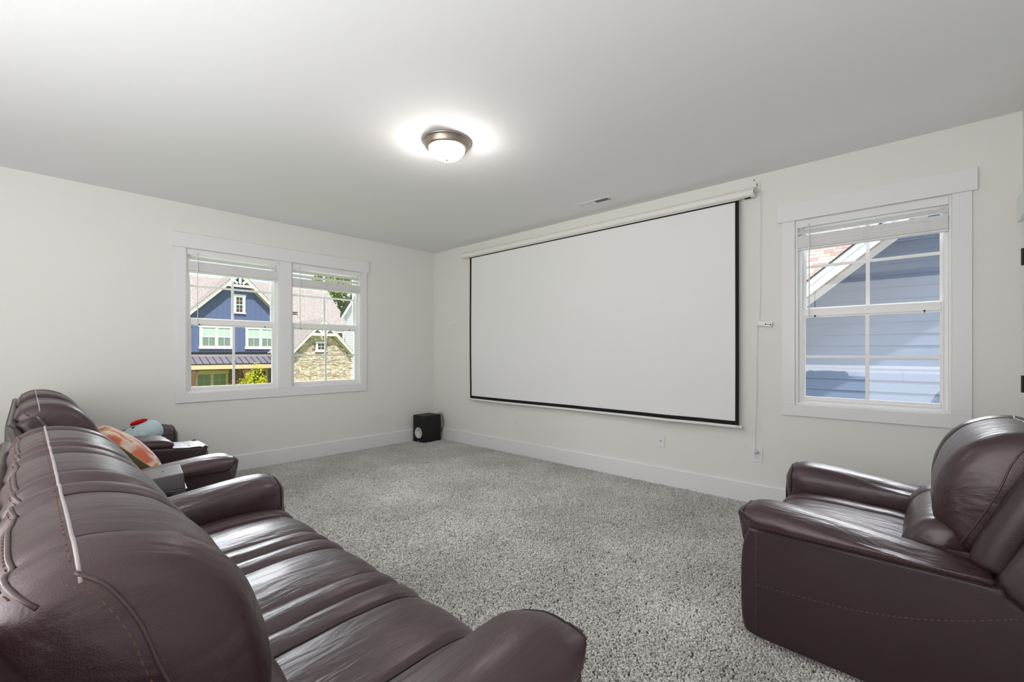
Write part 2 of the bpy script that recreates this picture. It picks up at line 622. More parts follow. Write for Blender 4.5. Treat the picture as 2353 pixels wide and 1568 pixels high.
# ---- window casings
def casing(name, to3, u0, u1, cap0, cap1, openings):
    root = D.objects.new(name, None)
    COL.objects.link(root)
    struct(root)
    def b(n, ua, ub, za, zb, t, bev=0.002):
        MB().box(to3(ua, -t, za), to3(ub, 0.0, zb)).build(n, M['trim'], root, bevel=bev)
    b('head_casing', cap0, cap1, 2.303, 2.446, 0.030)
    b('bottom_casing', u0, u1, 0.773, 0.862, 0.019)
    edges = [u0] + [q for o in openings for q in o] + [u1]
    for i in range(0, len(edges), 2):
        b('side_casing' if i in (0, len(edges) - 2) else 'mullion_casing', edges[i], edges[i + 1], 0.862, 2.303, 0.019)
    return root
casing('trim_1', lambda u, d, z: (-d, u, z), -3.130, -1.102, -3.157, -1.073, [(W1[0] - 0.003, W1[1] + 0.003), (W2[0] - 0.003, W2[1] + 0.003)])
casing('trim_2', lambda u, d, z: (u, d, z), 4.524, 5.588, 4.493, 5.612, [(W3[0] - 0.003, W3[1] + 0.003)])

# ---- door in the right wall (closed leaf, casing, hinges)
door = D.objects.new('door_1', None)
COL.objects.link(door)
struct(door)
mb = MB()
dy0, dy1, dz = DOOR[0] + 0.02, DOOR[1] - 0.02, DOOR[2] - 0.02
mb.box((RX + 0.004, dy0, 0.012), (RX + 0.034, dy1, dz))
leaf = mb.build('door_leaf', M['trim'], door, bevel=0.002)
for za, zb in ((0.22, 0.95), (1.10, 1.88)):
    mb = MB()
    for pa, pb in (((dy0 + 0.1, za), (dy1 - 0.1, za + 0.02)), ((dy0 + 0.1, zb - 0.02), (dy1 - 0.1, zb)), ((dy0 + 0.1, za), (dy0 + 0.12, zb)), ((dy1 - 0.12, za), (dy1 - 0.1, zb))):
        mb.box((RX - 0.002, *pa), (RX + 0.006, *pb))
    mb.build('panel_moulding', M['trim'], leaf)
mb = MB()
mb.box((RX, DOOR[0] + 0.001, 0), (RX + T, DOOR[0] + 0.018, DOOR[2] - 0.001))
mb.box((RX, DOOR[1] - 0.018, 0), (RX + T, DOOR[1] - 0.001, DOOR[2] - 0.001))
mb.box((RX, DOOR[0] + 0.018, DOOR[2] - 0.018), (RX + T, DOOR[1] - 0.018, DOOR[2] - 0.001))
mb.build('jamb', M['trim'], door)
for ya, yb in ((DOOR[0] - 0.085, DOOR[0] + 0.004), (DOOR[1] - 0.004, DOOR[1] + 0.098)):
    MB().box((RX - 0.020, ya, 0), (RX - 0.001, yb, DOOR[2] + 0.004)).build('side_casing', M['trim'], door, bevel=0.002)
MB().box((RX - 0.038, DOOR[0] - 0.11, DOOR[2] + 0.004), (RX - 0.001, DOOR[1] + 0.125, DOOR[2] + 0.142)).build('head_casing', M['trim'], door, bevel=0.002)
for hz in (1.81, 1.09, 0.30):
    mb = MB()
    mb.box((RX - 0.030, -0.290, hz - 0.046), (RX - 0.020, -0.266, hz + 0.046))
    mb.tube([(RX - 0.030, -0.290, hz - 0.048), (RX - 0.030, -0.290, hz + 0.048)], 0.007)
    mb.build('hinge', M['hinge'], door)
mb = MB()
mb.lathe([(0.001, 0), (0.03, 0.0), (0.03, 0.008), (0.012, 0.012), (0.012, 0.035), (0.026, 0.045), (0.026, 0.06), (0.001, 0.066)], (0, 0, 0), 'X', 24)
o = mb.build('door_knob', M['hinge'], leaf, smooth=True)
o.rotation_euler = (0, 0, PI)
o.location = (RX + 0.004, dy0 + 0.06, 0.95)

# ---- carpet pile: short twisted tufts scattered by geometry nodes
def carpet_pile():
    x0, x1, y0, y1 = 0.02, RX - 0.02, -3.75, -0.02
    me = D.meshes.new('carpet_pile')
    nx, ny = 24, 18
    vs = [(x0 + (x1 - x0) * i / nx, y0 + (y1 - y0) * j / ny, 0.002) for j in range(ny + 1) for i in range(nx + 1)]
    fs = [(j * (nx + 1) + i, j * (nx + 1) + i + 1, (j + 1) * (nx + 1) + i + 1, (j + 1) * (nx + 1) + i) for j in range(ny) for i in range(nx)]
    me.from_pydata(vs, [], fs)
    me.update()
    o = D.objects.new('carpet_pile', me)
    COL.objects.link(o)
    g = D.node_groups.new('pile', 'GeometryNodeTree')
    g.interface.new_socket('Geometry', in_out='INPUT', socket_type='NodeSocketGeometry')
    g.interface.new_socket('Geometry', in_out='OUTPUT', socket_type='NodeSocketGeometry')
    N, L = g.nodes, g.links
    gi, go = N.new('NodeGroupInput'), N.new('NodeGroupOutput')
    dp = N.new('GeometryNodeDistributePointsOnFaces')
    dp.inputs['Density'].default_value = 22000
    cone = N.new('GeometryNodeMeshCone')
    cone.inputs['Vertices'].default_value = 5
    cone.inputs['Side Segments'].default_value = 1
    cone.inputs['Radius Top'].default_value = 0.0034
    cone.inputs['Radius Bottom'].default_value = 0.0026
    cone.inputs['Depth'].default_value = 0.017
    sm = N.new('GeometryNodeSetMaterial')
    sm.inputs['Material'].default_value = M['pile']
    ip = N.new('GeometryNodeInstanceOnPoints')
    rr = N.new('FunctionNodeRandomValue')
    rr.data_type = 'FLOAT_VECTOR'
    rr.inputs['Min'].default_value = (-0.9, -0.9, 0)
    rr.inputs['Max'].default_value = (0.9, 0.9, 6.28)
    rs = N.new('FunctionNodeRandomValue')
    rs.data_type = 'FLOAT_VECTOR'
    rs.inputs['Min'].default_value = (0.6, 0.6, 0.7)
    rs.inputs['Max'].default_value = (1.5, 1.5, 1.25)
    L.new(gi.outputs[0], dp.inputs['Mesh'])
    L.new(dp.outputs['Points'], ip.inputs['Points'])
    L.new(cone.outputs['Mesh'], sm.inputs['Geometry'])
    L.new(sm.outputs['Geometry'], ip.inputs['Instance'])
    L.new(rr.outputs['Value'], ip.inputs['Rotation'])
    L.new(rs.outputs['Value'], ip.inputs['Scale'])
    L.new(ip.outputs['Instances'], go.inputs[0])
    md = o.modifiers.new('pile', 'NODES')
    md.node_group = g
    tag(o, 'short grey-beige twisted pile of the wall-to-wall carpet', 'carpet', kind='stuff')
    return o

def pile_mat():
    m = mat('carpet_yarn', (0.5, 0.5, 0.5), 0.95, 0.05, sheen=0.2)
    n, L = m.node_tree.nodes, m.node_tree.links
    p = n['Principled BSDF']
    oi = n.new('ShaderNodeObjectInfo')
    cr = n.new('ShaderNodeValToRGB')
    e = cr.color_ramp.elements
    e[0].position, e[0].color = 0.0, (0.36, 0.34, 0.32, 1)
    e[1].position, e[1].color = 1.0, (0.70, 0.68, 0.655, 1)
    k = e.new(0.3)
    k.color = (0.52, 0.50, 0.478, 1)
    geo = n.new('ShaderNodeNewGeometry')
    nz = n.new('ShaderNodeTexNoise')            # traffic and vacuum marks
    nz.inputs['Scale'].default_value = 1.9
    nz.inputs['Detail'].default_value = 5
    mr = n.new('ShaderNodeMapRange')
    mr.inputs['From Min'].default_value = 0.3
    mr.inputs['From Max'].default_value = 0.7
    mr.inputs['To Min'].default_value = 0.86
    mr.inputs['To Max'].default_value = 1.12
    mx = n.new('ShaderNodeMix')
    mx.data_type = 'RGBA'
    mx.blend_type = 'MULTIPLY'
    mx.inputs['Factor'].default_value = 1
    L.new(oi.outputs['Random'], cr.inputs['Fac'])
    L.new(geo.outputs['Position'], nz.inputs['Vector'])
    L.new(nz.outputs['Fac'], mr.inputs['Value'])
    L.new(cr.outputs['Color'], mx.inputs['A'])
    L.new(mr.outputs['Result'], mx.inputs['B'])
    L.new(mx.outputs['Result'], p.inputs['Base Color'])
    return m
M['pile'] = pile_mat()
carpet_pile()

# ================================================================== FIXTURES ON THE SHELL
# ---- ceiling light
lamp = thing('ceiling_light', 'round flush ceiling light with brushed nickel rings and frosted glass bowl', 'lamp', (2.918, -2.122, H))
MB().lathe([(0.05, 0), (0.168, 0), (0.170, -0.006), (0.164, -0.012), (0.156, -0.016), (0.154, -0.034), (0.146, -0.040), (0.146, -0.046), (0.136, -0.052), (0.126, -0.054), (0.122, -0.050), (0.05, -0.045)], n=64).build('metal_pan', M['nickel'], lamp, smooth=True)
def bowl_mat():
    m = D.materials.new('frosted_bowl')
    m.use_nodes = True
    n, L = m.node_tree.nodes, m.node_tree.links
    p = n['Principled BSDF']
    p.inputs['Base Color'].default_value = (0.95, 0.88, 0.82, 1)
    p.inputs['Roughness'].default_value = 0.3
    p.inputs['Emission Color'].default_value = (1.0, 0.90, 0.84, 1)
    p.inputs['Emission Strength'].default_value = 0.75
    tr = n.new('ShaderNodeBsdfTranslucent')
    tr.inputs['Color'].default_value = (1, 0.96, 0.92, 1)
    tp = n.new('ShaderNodeBsdfTransparent')
    m1, m2 = n.new('ShaderNodeMixShader'), n.new('ShaderNodeMixShader')
    m1.inputs['Fac'].default_value = 0.25
    m2.inputs['Fac'].default_value = 0.35
    out = n['Material Output']
    L.new(p.outputs[0], m1.inputs[1])
    L.new(tr.outputs[0], m1.inputs[2])
    L.new(m1.outputs[0], m2.inputs[1])
    L.new(tp.outputs[0], m2.inputs[2])
    L.new(m2.outputs[0], out.inputs['Surface'])
    return m
M['bowl'] = bowl_mat()
bowl_prof = [(0.122, -0.050)] + [(0.124 * math.cos(a), -0.052 - 0.078 * math.sin(a)) for a in [PI / 2 * i / 14 for i in range(14)]] + [(0.004, -0.130)]
rings = []
for r, h in bowl_prof:
    rings.append([((r + (0.0022 * math.cos(24 * 2 * PI * k / 192) if r > 0.03 else 0)) * math.cos(2 * PI * k / 192), (r + (0.0022 * math.cos(24 * 2 * PI * k / 192) if r > 0.03 else 0)) * math.sin(2 * PI * k / 192), h) for k in range(192)])
b_ = MB()
b_.loft(rings, False)
fixn(b_.build('glass_bowl', M['bowl'], lamp, smooth=True))
MB().lathe([(0.001, -0.156), (0.006, -0.154), (0.007, -0.149), (0.004, -0.145), (0.010, -0.140), (0.017, -0.133), (0.019, -0.128), (0.012, -0.124), (0.001, -0.124)], n=24).build('finial', M['nickel'], lamp, smooth=True)
def emit(name, col, s):
    m = D.materials.new(name)
    m.use_nodes = True
    p = m.node_tree.nodes['Principled BSDF']
    p.inputs['Base Color'].default_value = (0.9, 0.9, 0.9, 1)
    p.inputs['Emission Color'].default_value = (*col, 1)
    p.inputs['Emission Strength'].default_value = s
    return m
M['bulb'] = emit('lit_bulb', (1.0, 0.92, 0.85), 9)
for dx, dy in ((0.062, 0.03), (-0.05, -0.042)):
    MB().ball((dx, dy, -0.075), (0.026, 0.026, 0.032)).build('bulb', M['bulb'], lamp, smooth=True)
for i, (dx, dy) in enumerate(((0.062, 0.03), (-0.05, -0.042))):
    l = light('bulb_light', 'POINT', (2.918 + dx, -2.122 + dy, H - 0.125), 8, (1.0, 0.93, 0.88), shadow_soft_size=0.03)

# ---- ceiling vent
vent = thing('ceiling_vent', 'white slotted air vent in the ceiling by the projection screen', 'vent', (2.992, -0.345, H))
mb = MB()
hx, hy, ix, iy = 0.196, 0.062, 0.155, 0.036
mb.box((-hx, -hy, -0.006), (hx, -iy, -0.0005))
mb.box((-hx, iy, -0.006), (hx, hy, -0.0005))
mb.box((-hx, -iy, -0.006), (-ix, iy, -0.0005))
mb.box((ix, -iy, -0.006), (hx, iy, -0.0005))
mb.box((-0.008, -iy, -0.006), (0.008, iy, -0.0005))
mb.build('frame', M['trim'], vent, bevel=0.002)
MB().box((-ix, -iy, -0.0015), (ix, iy, -0.0005)).build('duct_opening', M['dark'], vent)
for g in (-1, 1):
    for k in range(11):
        cx = g * (0.0155 + 0.0132 * k)
        mb = MB()
        lean = -0.007 if g > 0 else 0.007
        mb.prism([(cx - 0.0012, -iy, -0.0055), (cx + 0.0012, -iy, -0.0055), (cx + 0.0012 + lean, -iy, -0.0017), (cx - 0.0012 + lean, -iy, -0.0017)], (0, 2 * iy, 0))
        mb.build('slat', M['trim'], vent)
mb = MB()
mb.box((0.166, 0.005, -0.012), (0.172, 0.012, -0.006))
mb.build('damper_lever', M['dark'], vent)

# ---- projection screen
scr = thing('projection_screen', 'large white pull-down projection screen with a black border', 'screen', (2.54, 0, 0))
def sway(x, z):
    """gentle folds of the hanging fabric: depth offset from its plane"""
    k = (2.54 - z) / 1.9
    return (0.010 * k * math.sin(3.1 * (x + 0.55 * z) + 0.4) + 0.0055 * k * math.sin(8.3 * (x + 0.42 * z)) * max(0, (x + 1.2) / 2.6) + 0.004 * k * math.sin(13 * (x + 0.3 * z) + 1) * max(0, (x - 0.2) / 1.5))
SY = -0.062
def fabric(name, x0, x1, z0, z1, m, off, nx, nz_):
    mb = MB()
    vs, fs = [], []
    for j in range(nz_ + 1):
        for i in range(nx + 1):
            x, z = x0 + (x1 - x0) * i / nx, z0 + (z1 - z0) * j / nz_
            vs.append((x, SY + sway(x, z) + off, z))
    for j in range(nz_):
        for i in range(nx):
            a = j * (nx + 1) + i
            fs.append((a, a + 1, a + nx + 2, a + nx + 1))
    mb.add(vs, fs)
    return mb.build(name, m, scr, smooth=True)
x0, x1 = 0.862 - 2.54, 4.219 - 2.54
fabric('fabric', x0, x1, 0.650, 2.580, M['screen'], 0.0012, 120, 70)
fabric('border', x0, 0.893 - 2.54, 0.657, 2.546, M['border'], -0.0006, 2, 60)
fabric('border', 4.189 - 2.54, x1, 0.657, 2.546, M['border'], -0.0006, 2, 60)
fabric('border', 0.893 - 2.54, 4.189 - 2.54, 0.657, 0.691, M['border'], -0.0006, 110, 2)
fabric('border', 0.893 - 2.54, 4.189 - 2.54, 2.533, 2.546, M['border'], -0.0006, 110, 1)
mb = MB()
wb = lambda x: SY + sway(x, 0.65)
mb.tube([(0.832 - 2.54 + (4.232 - 0.832) * i / 60, wb(0.832 - 2.54 + 3.4 * i / 60), 0.643) for i in range(61)], 0.0125, 12)
mb.build('weight_bar', M['case'], scr, smooth=True)
for x in (0.829 - 2.54, 4.236 - 2.54):
    MB().tube([(x - 0.008, wb(x), 0.643), (x + 0.008, wb(x), 0.643)], 0.0150, 14).build('end_cap', M['case'], scr, smooth=True)
case_prof = [(-0.014, 2.626), (-0.050, 2.628), (-0.078, 2.618), (-0.090, 2.600), (-0.092, 2.578), (-0.085, 2.562), (-0.072, 2.553), (-0.030, 2.552), (-0.014, 2.558)]
mb = MB()
mb.prism([(0.722 - 2.54, y, z) for y, z in case_prof], (4.318 - 0.722, 0, 0))
fixn(mb.build('casing', M['case'], scr, bevel=0.004))
for xa, xb in ((0.708 - 2.54, 0.724 - 2.54), (4.316 - 2.54, 4.336 - 2.54)):
    mb = MB()
    mb.prism([(xa, -0.052 + (y + 0.052) * 1.06, 2.590 + (z - 2.590) * 1.06) for y, z in case_prof], (xb - xa, 0, 0))
    fixn(mb.build('end_cap', M['case'], scr, bevel=0.003))
xr = 4.336 - 2.54
mb = MB()
mb.box((xr - 0.008, -0.052, 2.628), (xr + 0.012, -0.001, 2.668))
mb.box((xr - 0.03, -0.010, 2.62), (xr + 0.03, -0.001, 2.68))
mb.build('wall_bracket', M['case'], scr, bevel=0.002)
mb = MB()
mb.box((xr - 0.002, -0.070, 2.583), (xr + 0.026, -0.052, 2.596))
mb.build('bracket_screw', M['metal'], scr)
MB().box((xr - 0.002, -0.040, 2.640), (xr + 0.014, -0.028, 2.655)).build('bracket_screw', M['dark'], scr)
mb = MB()
mb.box((xr - 0.004, -0.075, 2.575), (xr + 0.001, -0.068, 2.602))
mb.build('motor_slot', M['dark'], scr)
MB().box((xr - 0.075, -0.060, 2.547), (xr - 0.03, -0.040, 2.5525)).build('motor_slot', M['dark'], scr)
for z in (2.674, 2.703):
    o = MB().lathe([(0.001, 0), (0.005, 0), (0.004, -0.004), (0.001, -0.005)], (0, 0, 0), 'Y', 12).build('wall_screw', M['dark'], smooth=True, loc=(4.319, -0.0005, z))
    tag(o, 'small dark screw in the wall above the screen bracket, ' + ('lower' if z < 2.69 else 'upper') + ' of the two', 'screw', 'screws above the screen bracket')
o = MB().lathe([(0.001, 0), (0.009, 0), (0.009, -0.004), (0.004, -0.006), (0.004, -0.020), (0.007, -0.022), (0.001, -0.025)], (0, 0, 0), 'Y', 14).build('wall_hook', M['plate'], smooth=True, loc=(0.474, -0.0005, 1.653))
tag(o, 'tiny white hook on the wall left of the projection screen', 'hook')

# ---- screen control box hanging on its cable
ctl = thing('screen_control', 'small white control box with three dark buttons hanging beside the screen', 'control', (4.405, -0.018, 1.502))
ctl.rotation_euler = (0, math.radians(11), 0)
MB().box((-0.052, -0.010, -0.019), (0.052, 0.012, 0.019)).build('housing', M['case'], ctl, bevel=0.003)
for dx, r, zz in ((0.006, 0.0055, 1.0), (0.0235, 0.0038, 1.5), (0.041, 0.0055, 1.0)):
    MB().lathe([(0.0005, -0.014), (r * 0.8, -0.0135), (r, -0.012), (r, -0.0095)], (0, 0, 0), 'Y', 16).build('button', M['rubber'], ctl, smooth=True, loc=(dx, 0, -0.001))
def cable(name, pts, r, m, label):
    o = MB().tube(spline(pts, 60), r, 8).build(name, m, None, smooth=True)
    return tag(o, label, 'cable')
cable('control_cable', [(4.366, -0.050, 2.59), (4.369, -0.040, 2.575), (4.371, -0.03, 2.52), (4.372, -0.022, 2.3), (4.366, -0.02, 2.12), (4.363, -0.018, 2.08), (4.370, -0.02, 2.0), (4.369, -0.016, 1.8), (4.366, -0.014, 1.66), (4.362, -0.012, 1.54), (4.364, -0.014, 1.522), (4.372, -0.014, 1.517)], 0.0022, M['case'], 'thin white cable running from the screen casing down to its control box')
cable('power_cable', [(4.362, -0.016, 1.492), (4.352, -0.018, 1.486), (4.346, -0.016, 1.46), (4.344, -0.014, 1.3), (4.339, -0.016, 1.15), (4.342, -0.014, 1.0), (4.338, -0.015, 0.85), (4.333, -0.016, 0.66), (4.327, -0.018, 0.60), (4.330, -0.02, 0.50), (4.331, -0.022, 0.44), (4.336, -0.028, 0.432)], 0.0025, M['case'], 'white power cord from the control box to the wall outlet')

# ---- outlets and the cable plate
def outlet(name, label, loc, rz, w, h, group=None, cable_hole=False, plug=False):
    t = thing(name, label, 'outlet' if not cable_hole else 'wall plate', loc, rz, group)
    MB().box((-w / 2, -0.006, -h / 2), (w / 2, -0.0005, h / 2)).build('cover_plate', M['plate'], t, bevel=0.003)
    if cable_hole:
        MB().lathe([(0.001, -0.012), (0.004, -0.012), (0.0045, -0.006), (0.0045, -0.004)], (0, 0, 0), 'Y', 16).build('jack', M['dark'], t)
        for z in (-h * 0.34, h * 0.34):
            MB().lathe([(0.0005, -0.0075), (0.003, -0.007), (0.0035, -0.0055)], (0, 0, z), 'Y', 12).build('screw', M['metal'], t)
        return t
    for z in (-0.0195, 0.0195):
        mb = MB()
        ring = []
        pts = []
        for k in range(28):
            a = 2 * PI * k / 28
            pts.append((0.0172 * math.cos(a), -0.006, z + max(-0.0135, min(0.0135, 0.0172 * math.sin(a)))))
        mb.prism(pts, (0, -0.002, 0))
        f = mb.build('receptacle', M['plate'], t)
        s = MB()
        s.box((-0.0075, -0.0086, z + 0.001), (-0.0053, -0.0078, z + 0.009))
        s.box((0.0053, -0.0086, z + 0.002), (0.0072, -0.0078, z + 0.009))
        s.lathe([(0.0003, -0.0086), (0.0024, -0.0086), (0.0024, -0.0078)], (0, 0, z - 0.006), 'Y', 10)
        s.build('slot', M['dark'], f)
    MB().lathe([(0.0005, -0.0075), (0.003, -0.007), (0.0035, -0.0055)], (0, 0, 0), 'Y', 12).build('screw', M['metal'], t)
    return t
outlet('wall_outlet', 'white duplex outlet under the double window on the left wall', (0, -0.941, 0.418), PI / 2, 0.080, 0.125, 'wall outlets')
outlet('wall_outlet', 'white duplex outlet on the back wall under the left part of the screen', (1.642, 0, 0.427), 0, 0.080, 0.120, 'wall outlets')
outlet('cable_plate', 'white wall plate with a single round jack below the right part of the screen', (3.512, 0, 0.426), 0, 0.080, 0.118, None, True)
o3 = outlet('wall_outlet', 'oversized white outlet with a plug and cord in its upper socket', (4.339, 0, 0.422), 0, 0.090, 0.124, 'wall outlets')
plug = MB()
plug.box((-0.013, -0.030, -0.010), (0.013, -0.0085, 0.010))
plug.tube([(0, -0.030, 0), (0, -0.040, 0.004)], 0.006)
po = plug.build('power_plug', M['metal'], None, bevel=0.003, loc=(4.341, 0, 0.4425))
tag(po, 'small grey plug in the upper socket of the oversized outlet', 'plug')

# ---- window blinds raised to the top
def blind(label, to3, w, n_open, stack_top, stack_n, rail_z, rz):
    t = thing('window_blind', label, 'blind', to3(w / 2, 0.012, 2.28), 0, 'raised window blinds')
    org = Vector(to3(w / 2, 0.012, 2.28))
    def bx(mb, u0, d0, z0, u1, d1, z1):
        a, b = Vector(to3(u0, d0, z0)) - org, Vector(to3(u1, d1, z1)) - org
        return mb.box(a, b)
    g = 0.014
    bx(MB(), g, -0.004, 2.249, w - g, 0.030, 2.284).build('head_rail', M['blind'], t, bevel=0.002)
    bx(MB(), g - 0.002, -0.010, 2.243, w - g + 0.002, -0.005, 2.296).build('valance', M['blind'], t, bevel=0.002)
    for z in n_open:                          # free slats between valance and stack, tipped edge-on to the room
        mb = MB()
        a = [Vector(to3(g, d, zz)) - org for d, zz in ((-0.008, z - 0.018), (-0.006, z - 0.019), (0.032, z + 0.018), (0.030, z + 0.019))]
        e = Vector(to3(w - g, 0, 0)) - Vector(to3(g, 0, 0))
        mb.prism(a, e)
        fixn(mb.build('slat', M['blind'], t))
    dz = (stack_top - rail_z - 0.014) / stack_n
    for k in range(stack_n):
        z = rail_z + 0.014 + dz * k
        off = random.uniform(-0.0015, 0.0015)
        bx(MB(), g + random.uniform(0, .002), -0.010 + off, z + 0.0006, w - g - random.uniform(0, .002), 0.040 + off, z + min(0.0052, dz * 0.95)).build('slat', M['blind'], t)
    bx(MB(), g, -0.011, rail_z, w - g, 0.041, rail_z + 0.012).build('bottom_rail', M['blind'], t, bevel=0.002)
    p = lambda u, d, z: Vector(to3(u, d, z)) - org
    for fr in (0.13, 0.5, 0.87):
        mb = MB()
        for du in (-0.012, 0.012):
            pts = []
            for k in range(14):
                z = stack_top + 0.002 - (stack_top - rail_z) * k / 13
                pts.append(p(w * fr + du + 0.004 * (-1) ** k, -0.0125 - 0.001 * (k % 2), z))
            mb.tube(pts, 0.0011, 5)
        mb.tube([p(w * fr, -0.0125, 2.245), p(w * fr, -0.0125, rail_z)], 0.0009, 5)
        mb.build('ladder_cord', M['blind'], t)
    mb = MB()
    mb.tube([p(0.092, -0.017, 2.247), p(0.092, -0.020, 2.0), p(0.0925, -0.020, 1.542)], 0.0042, 8)
    mb.build('tilt_wand', M['vinyl'], t, smooth=True)
    MB().tube([p(0.092, -0.011, 2.262), p(0.092, -0.017, 2.258), p(0.092, -0.018, 2.247)], 0.0025, 6).build('wand_hook', M['metal'], t)
    return t
blind('raised white slat blind in the left half of the double window', lambda u, d, z: (-d, W1[0] + u, z), W1[1] - W1[0], [2.211], 2.181, 20, 2.070, 0)
blind('raised white slat blind in the right half of the double window', lambda u, d, z: (-d, W2[0] + u, z), W2[1] - W2[0], [2.211, 2.160], 2.130, 19, 2.028, 0)
blind('raised white slat blind in the single window right of the screen', lambda u, d, z: (W3[0] + u, d, z), W3[1] - W3[0], [2.211], 2.178, 20, 2.070, 0)

# ---- studio speaker in the corner
spk = thing('studio_speaker', 'black studio speaker with a white cone on the carpet in the corner', 'speaker', (0.145, -0.230, 0.004), math.radians(4.5))
MB().box((-0.122, -0.155, 0), (0.122, 0.145, 0.383)).build('cabinet', M['black'], spk, bevel=0.004)
fy = -0.155
def ring_y(prof, c, m, name, n=40):
    return fixn(MB().lathe(prof, c, 'Y', n).build(name, m, spk, smooth=True))
wf = ring_y([(0.094, 0.0), (0.094, -0.007), (0.080, -0.009), (0.077, -0.004), (0.077, 0.0)], (-0.004, fy, 0.140), M['black'], 'woofer_ring')
ring_y([(0.078, -0.0045), (0.071, -0.0065), (0.030, -0.0012), (0.0285, -0.0008), (0.0285, -0.004), (0.020, -0.0085), (0.0005, -0.0105)], (-0.004, fy, 0.140), M['cone'], 'woofer_cone')
ring_y([(0.050, 0.0), (0.050, -0.002), (0.036, -0.003), (0.034, -0.001), (0.020, -0.0006)], (0, fy, 0.304), M['black'], 'tweeter_waveguide')
ring_y([(0.017, -0.0006), (0.014, -0.007), (0.0005, -0.011)], (0, fy, 0.304), M['rubber'], 'tweeter_dome', 24)
ring_y([(0.008, 0), (0.008, -0.0015), (0.0005, -0.0016)], (-0.004, fy, 0.021), M['metal'], 'emblem', 20)
cable('speaker_cable', [(0.17, -0.079, 0.355), (0.178, -0.06, 0.379), (0.206, -0.055, 0.398), (0.246, -0.05, 0.382), (0.276, -0.05, 0.33), (0.291, -0.05, 0.277), (0.276, -0.05, 0.21), (0.240, -0.05, 0.165), (0.195, -0.055, 0.145), (0.18, -0.062, 0.165), (0.188, -0.055, 0.210), (0.220, -0.05, 0.185), (0.243, -0.05, 0.155), (0.228, -0.05, 0.128), (0.19, -0.06, 0.120), (0.165, -0.076, 0.125)], 0.0038, M['rubber'], 'black cable looped behind the corner speaker')

# ================================================================== LEATHER SEATING
# local furniture axes: x sideways, y forward (front edge at 0, back at -1), z up
BACK_PROF = [(-0.665, 0.525), (-0.628, 0.58), (-0.610, 0.64), (-0.608, 0.705), (-0.620, 0.775), (-0.645, 0.845), (-0.680, 0.900), (-0.722, 0.940),
             (-0.770, 0.965), (-0.820, 0.978), (-0.865, 0.980), (-0.900, 0.970), (-0.932, 0.944), (-0.952, 0.895), (-0.960, 0.80), (-0.93, 0.65), (-0.86, 0.53), (-0.75, 0.49)]
LUMBAR_PROF = [(-0.60, 0.40), (-0.545, 0.415), (-0.518, 0.46), (-0.522, 0.525), (-0.555, 0.585), (-0.61, 0.62), (-0.68, 0.61), (-0.715, 0.53), (-0.69, 0.42)]
SEAT_PROF = [(-0.62, 0.31), (-0.62, 0.42), (-0.50, 0.452), (-0.36, 0.462), (-0.22, 0.468), (-0.10, 0.464), (-0.035, 0.448), (0.010, 0.415), (0.030, 0.365), (0.022, 0.315), (-0.02, 0.285), (-0.3, 0.285)]
FOOT_PROF = [(-0.05, 0.07), (0.0, 0.068), (0.022, 0.10), (0.026, 0.18), (0.026, 0.245), (0.008, 0.280), (-0.05, 0.283)]

def along(c, frac0, frac1, a, r, m, name, parent, out=0.001):
    mb = MB()
    mb.tube(c.seam_tube(a, frac0, frac1, out=out), r, 6)
    return mb.build(name, m, parent, smooth=True)

def frac_of(c, y, z):
    d = [(p.x - y) ** 2 + (p.y - z) ** 2 for p in c.P]
    return d.index(min(d)) / len(d)

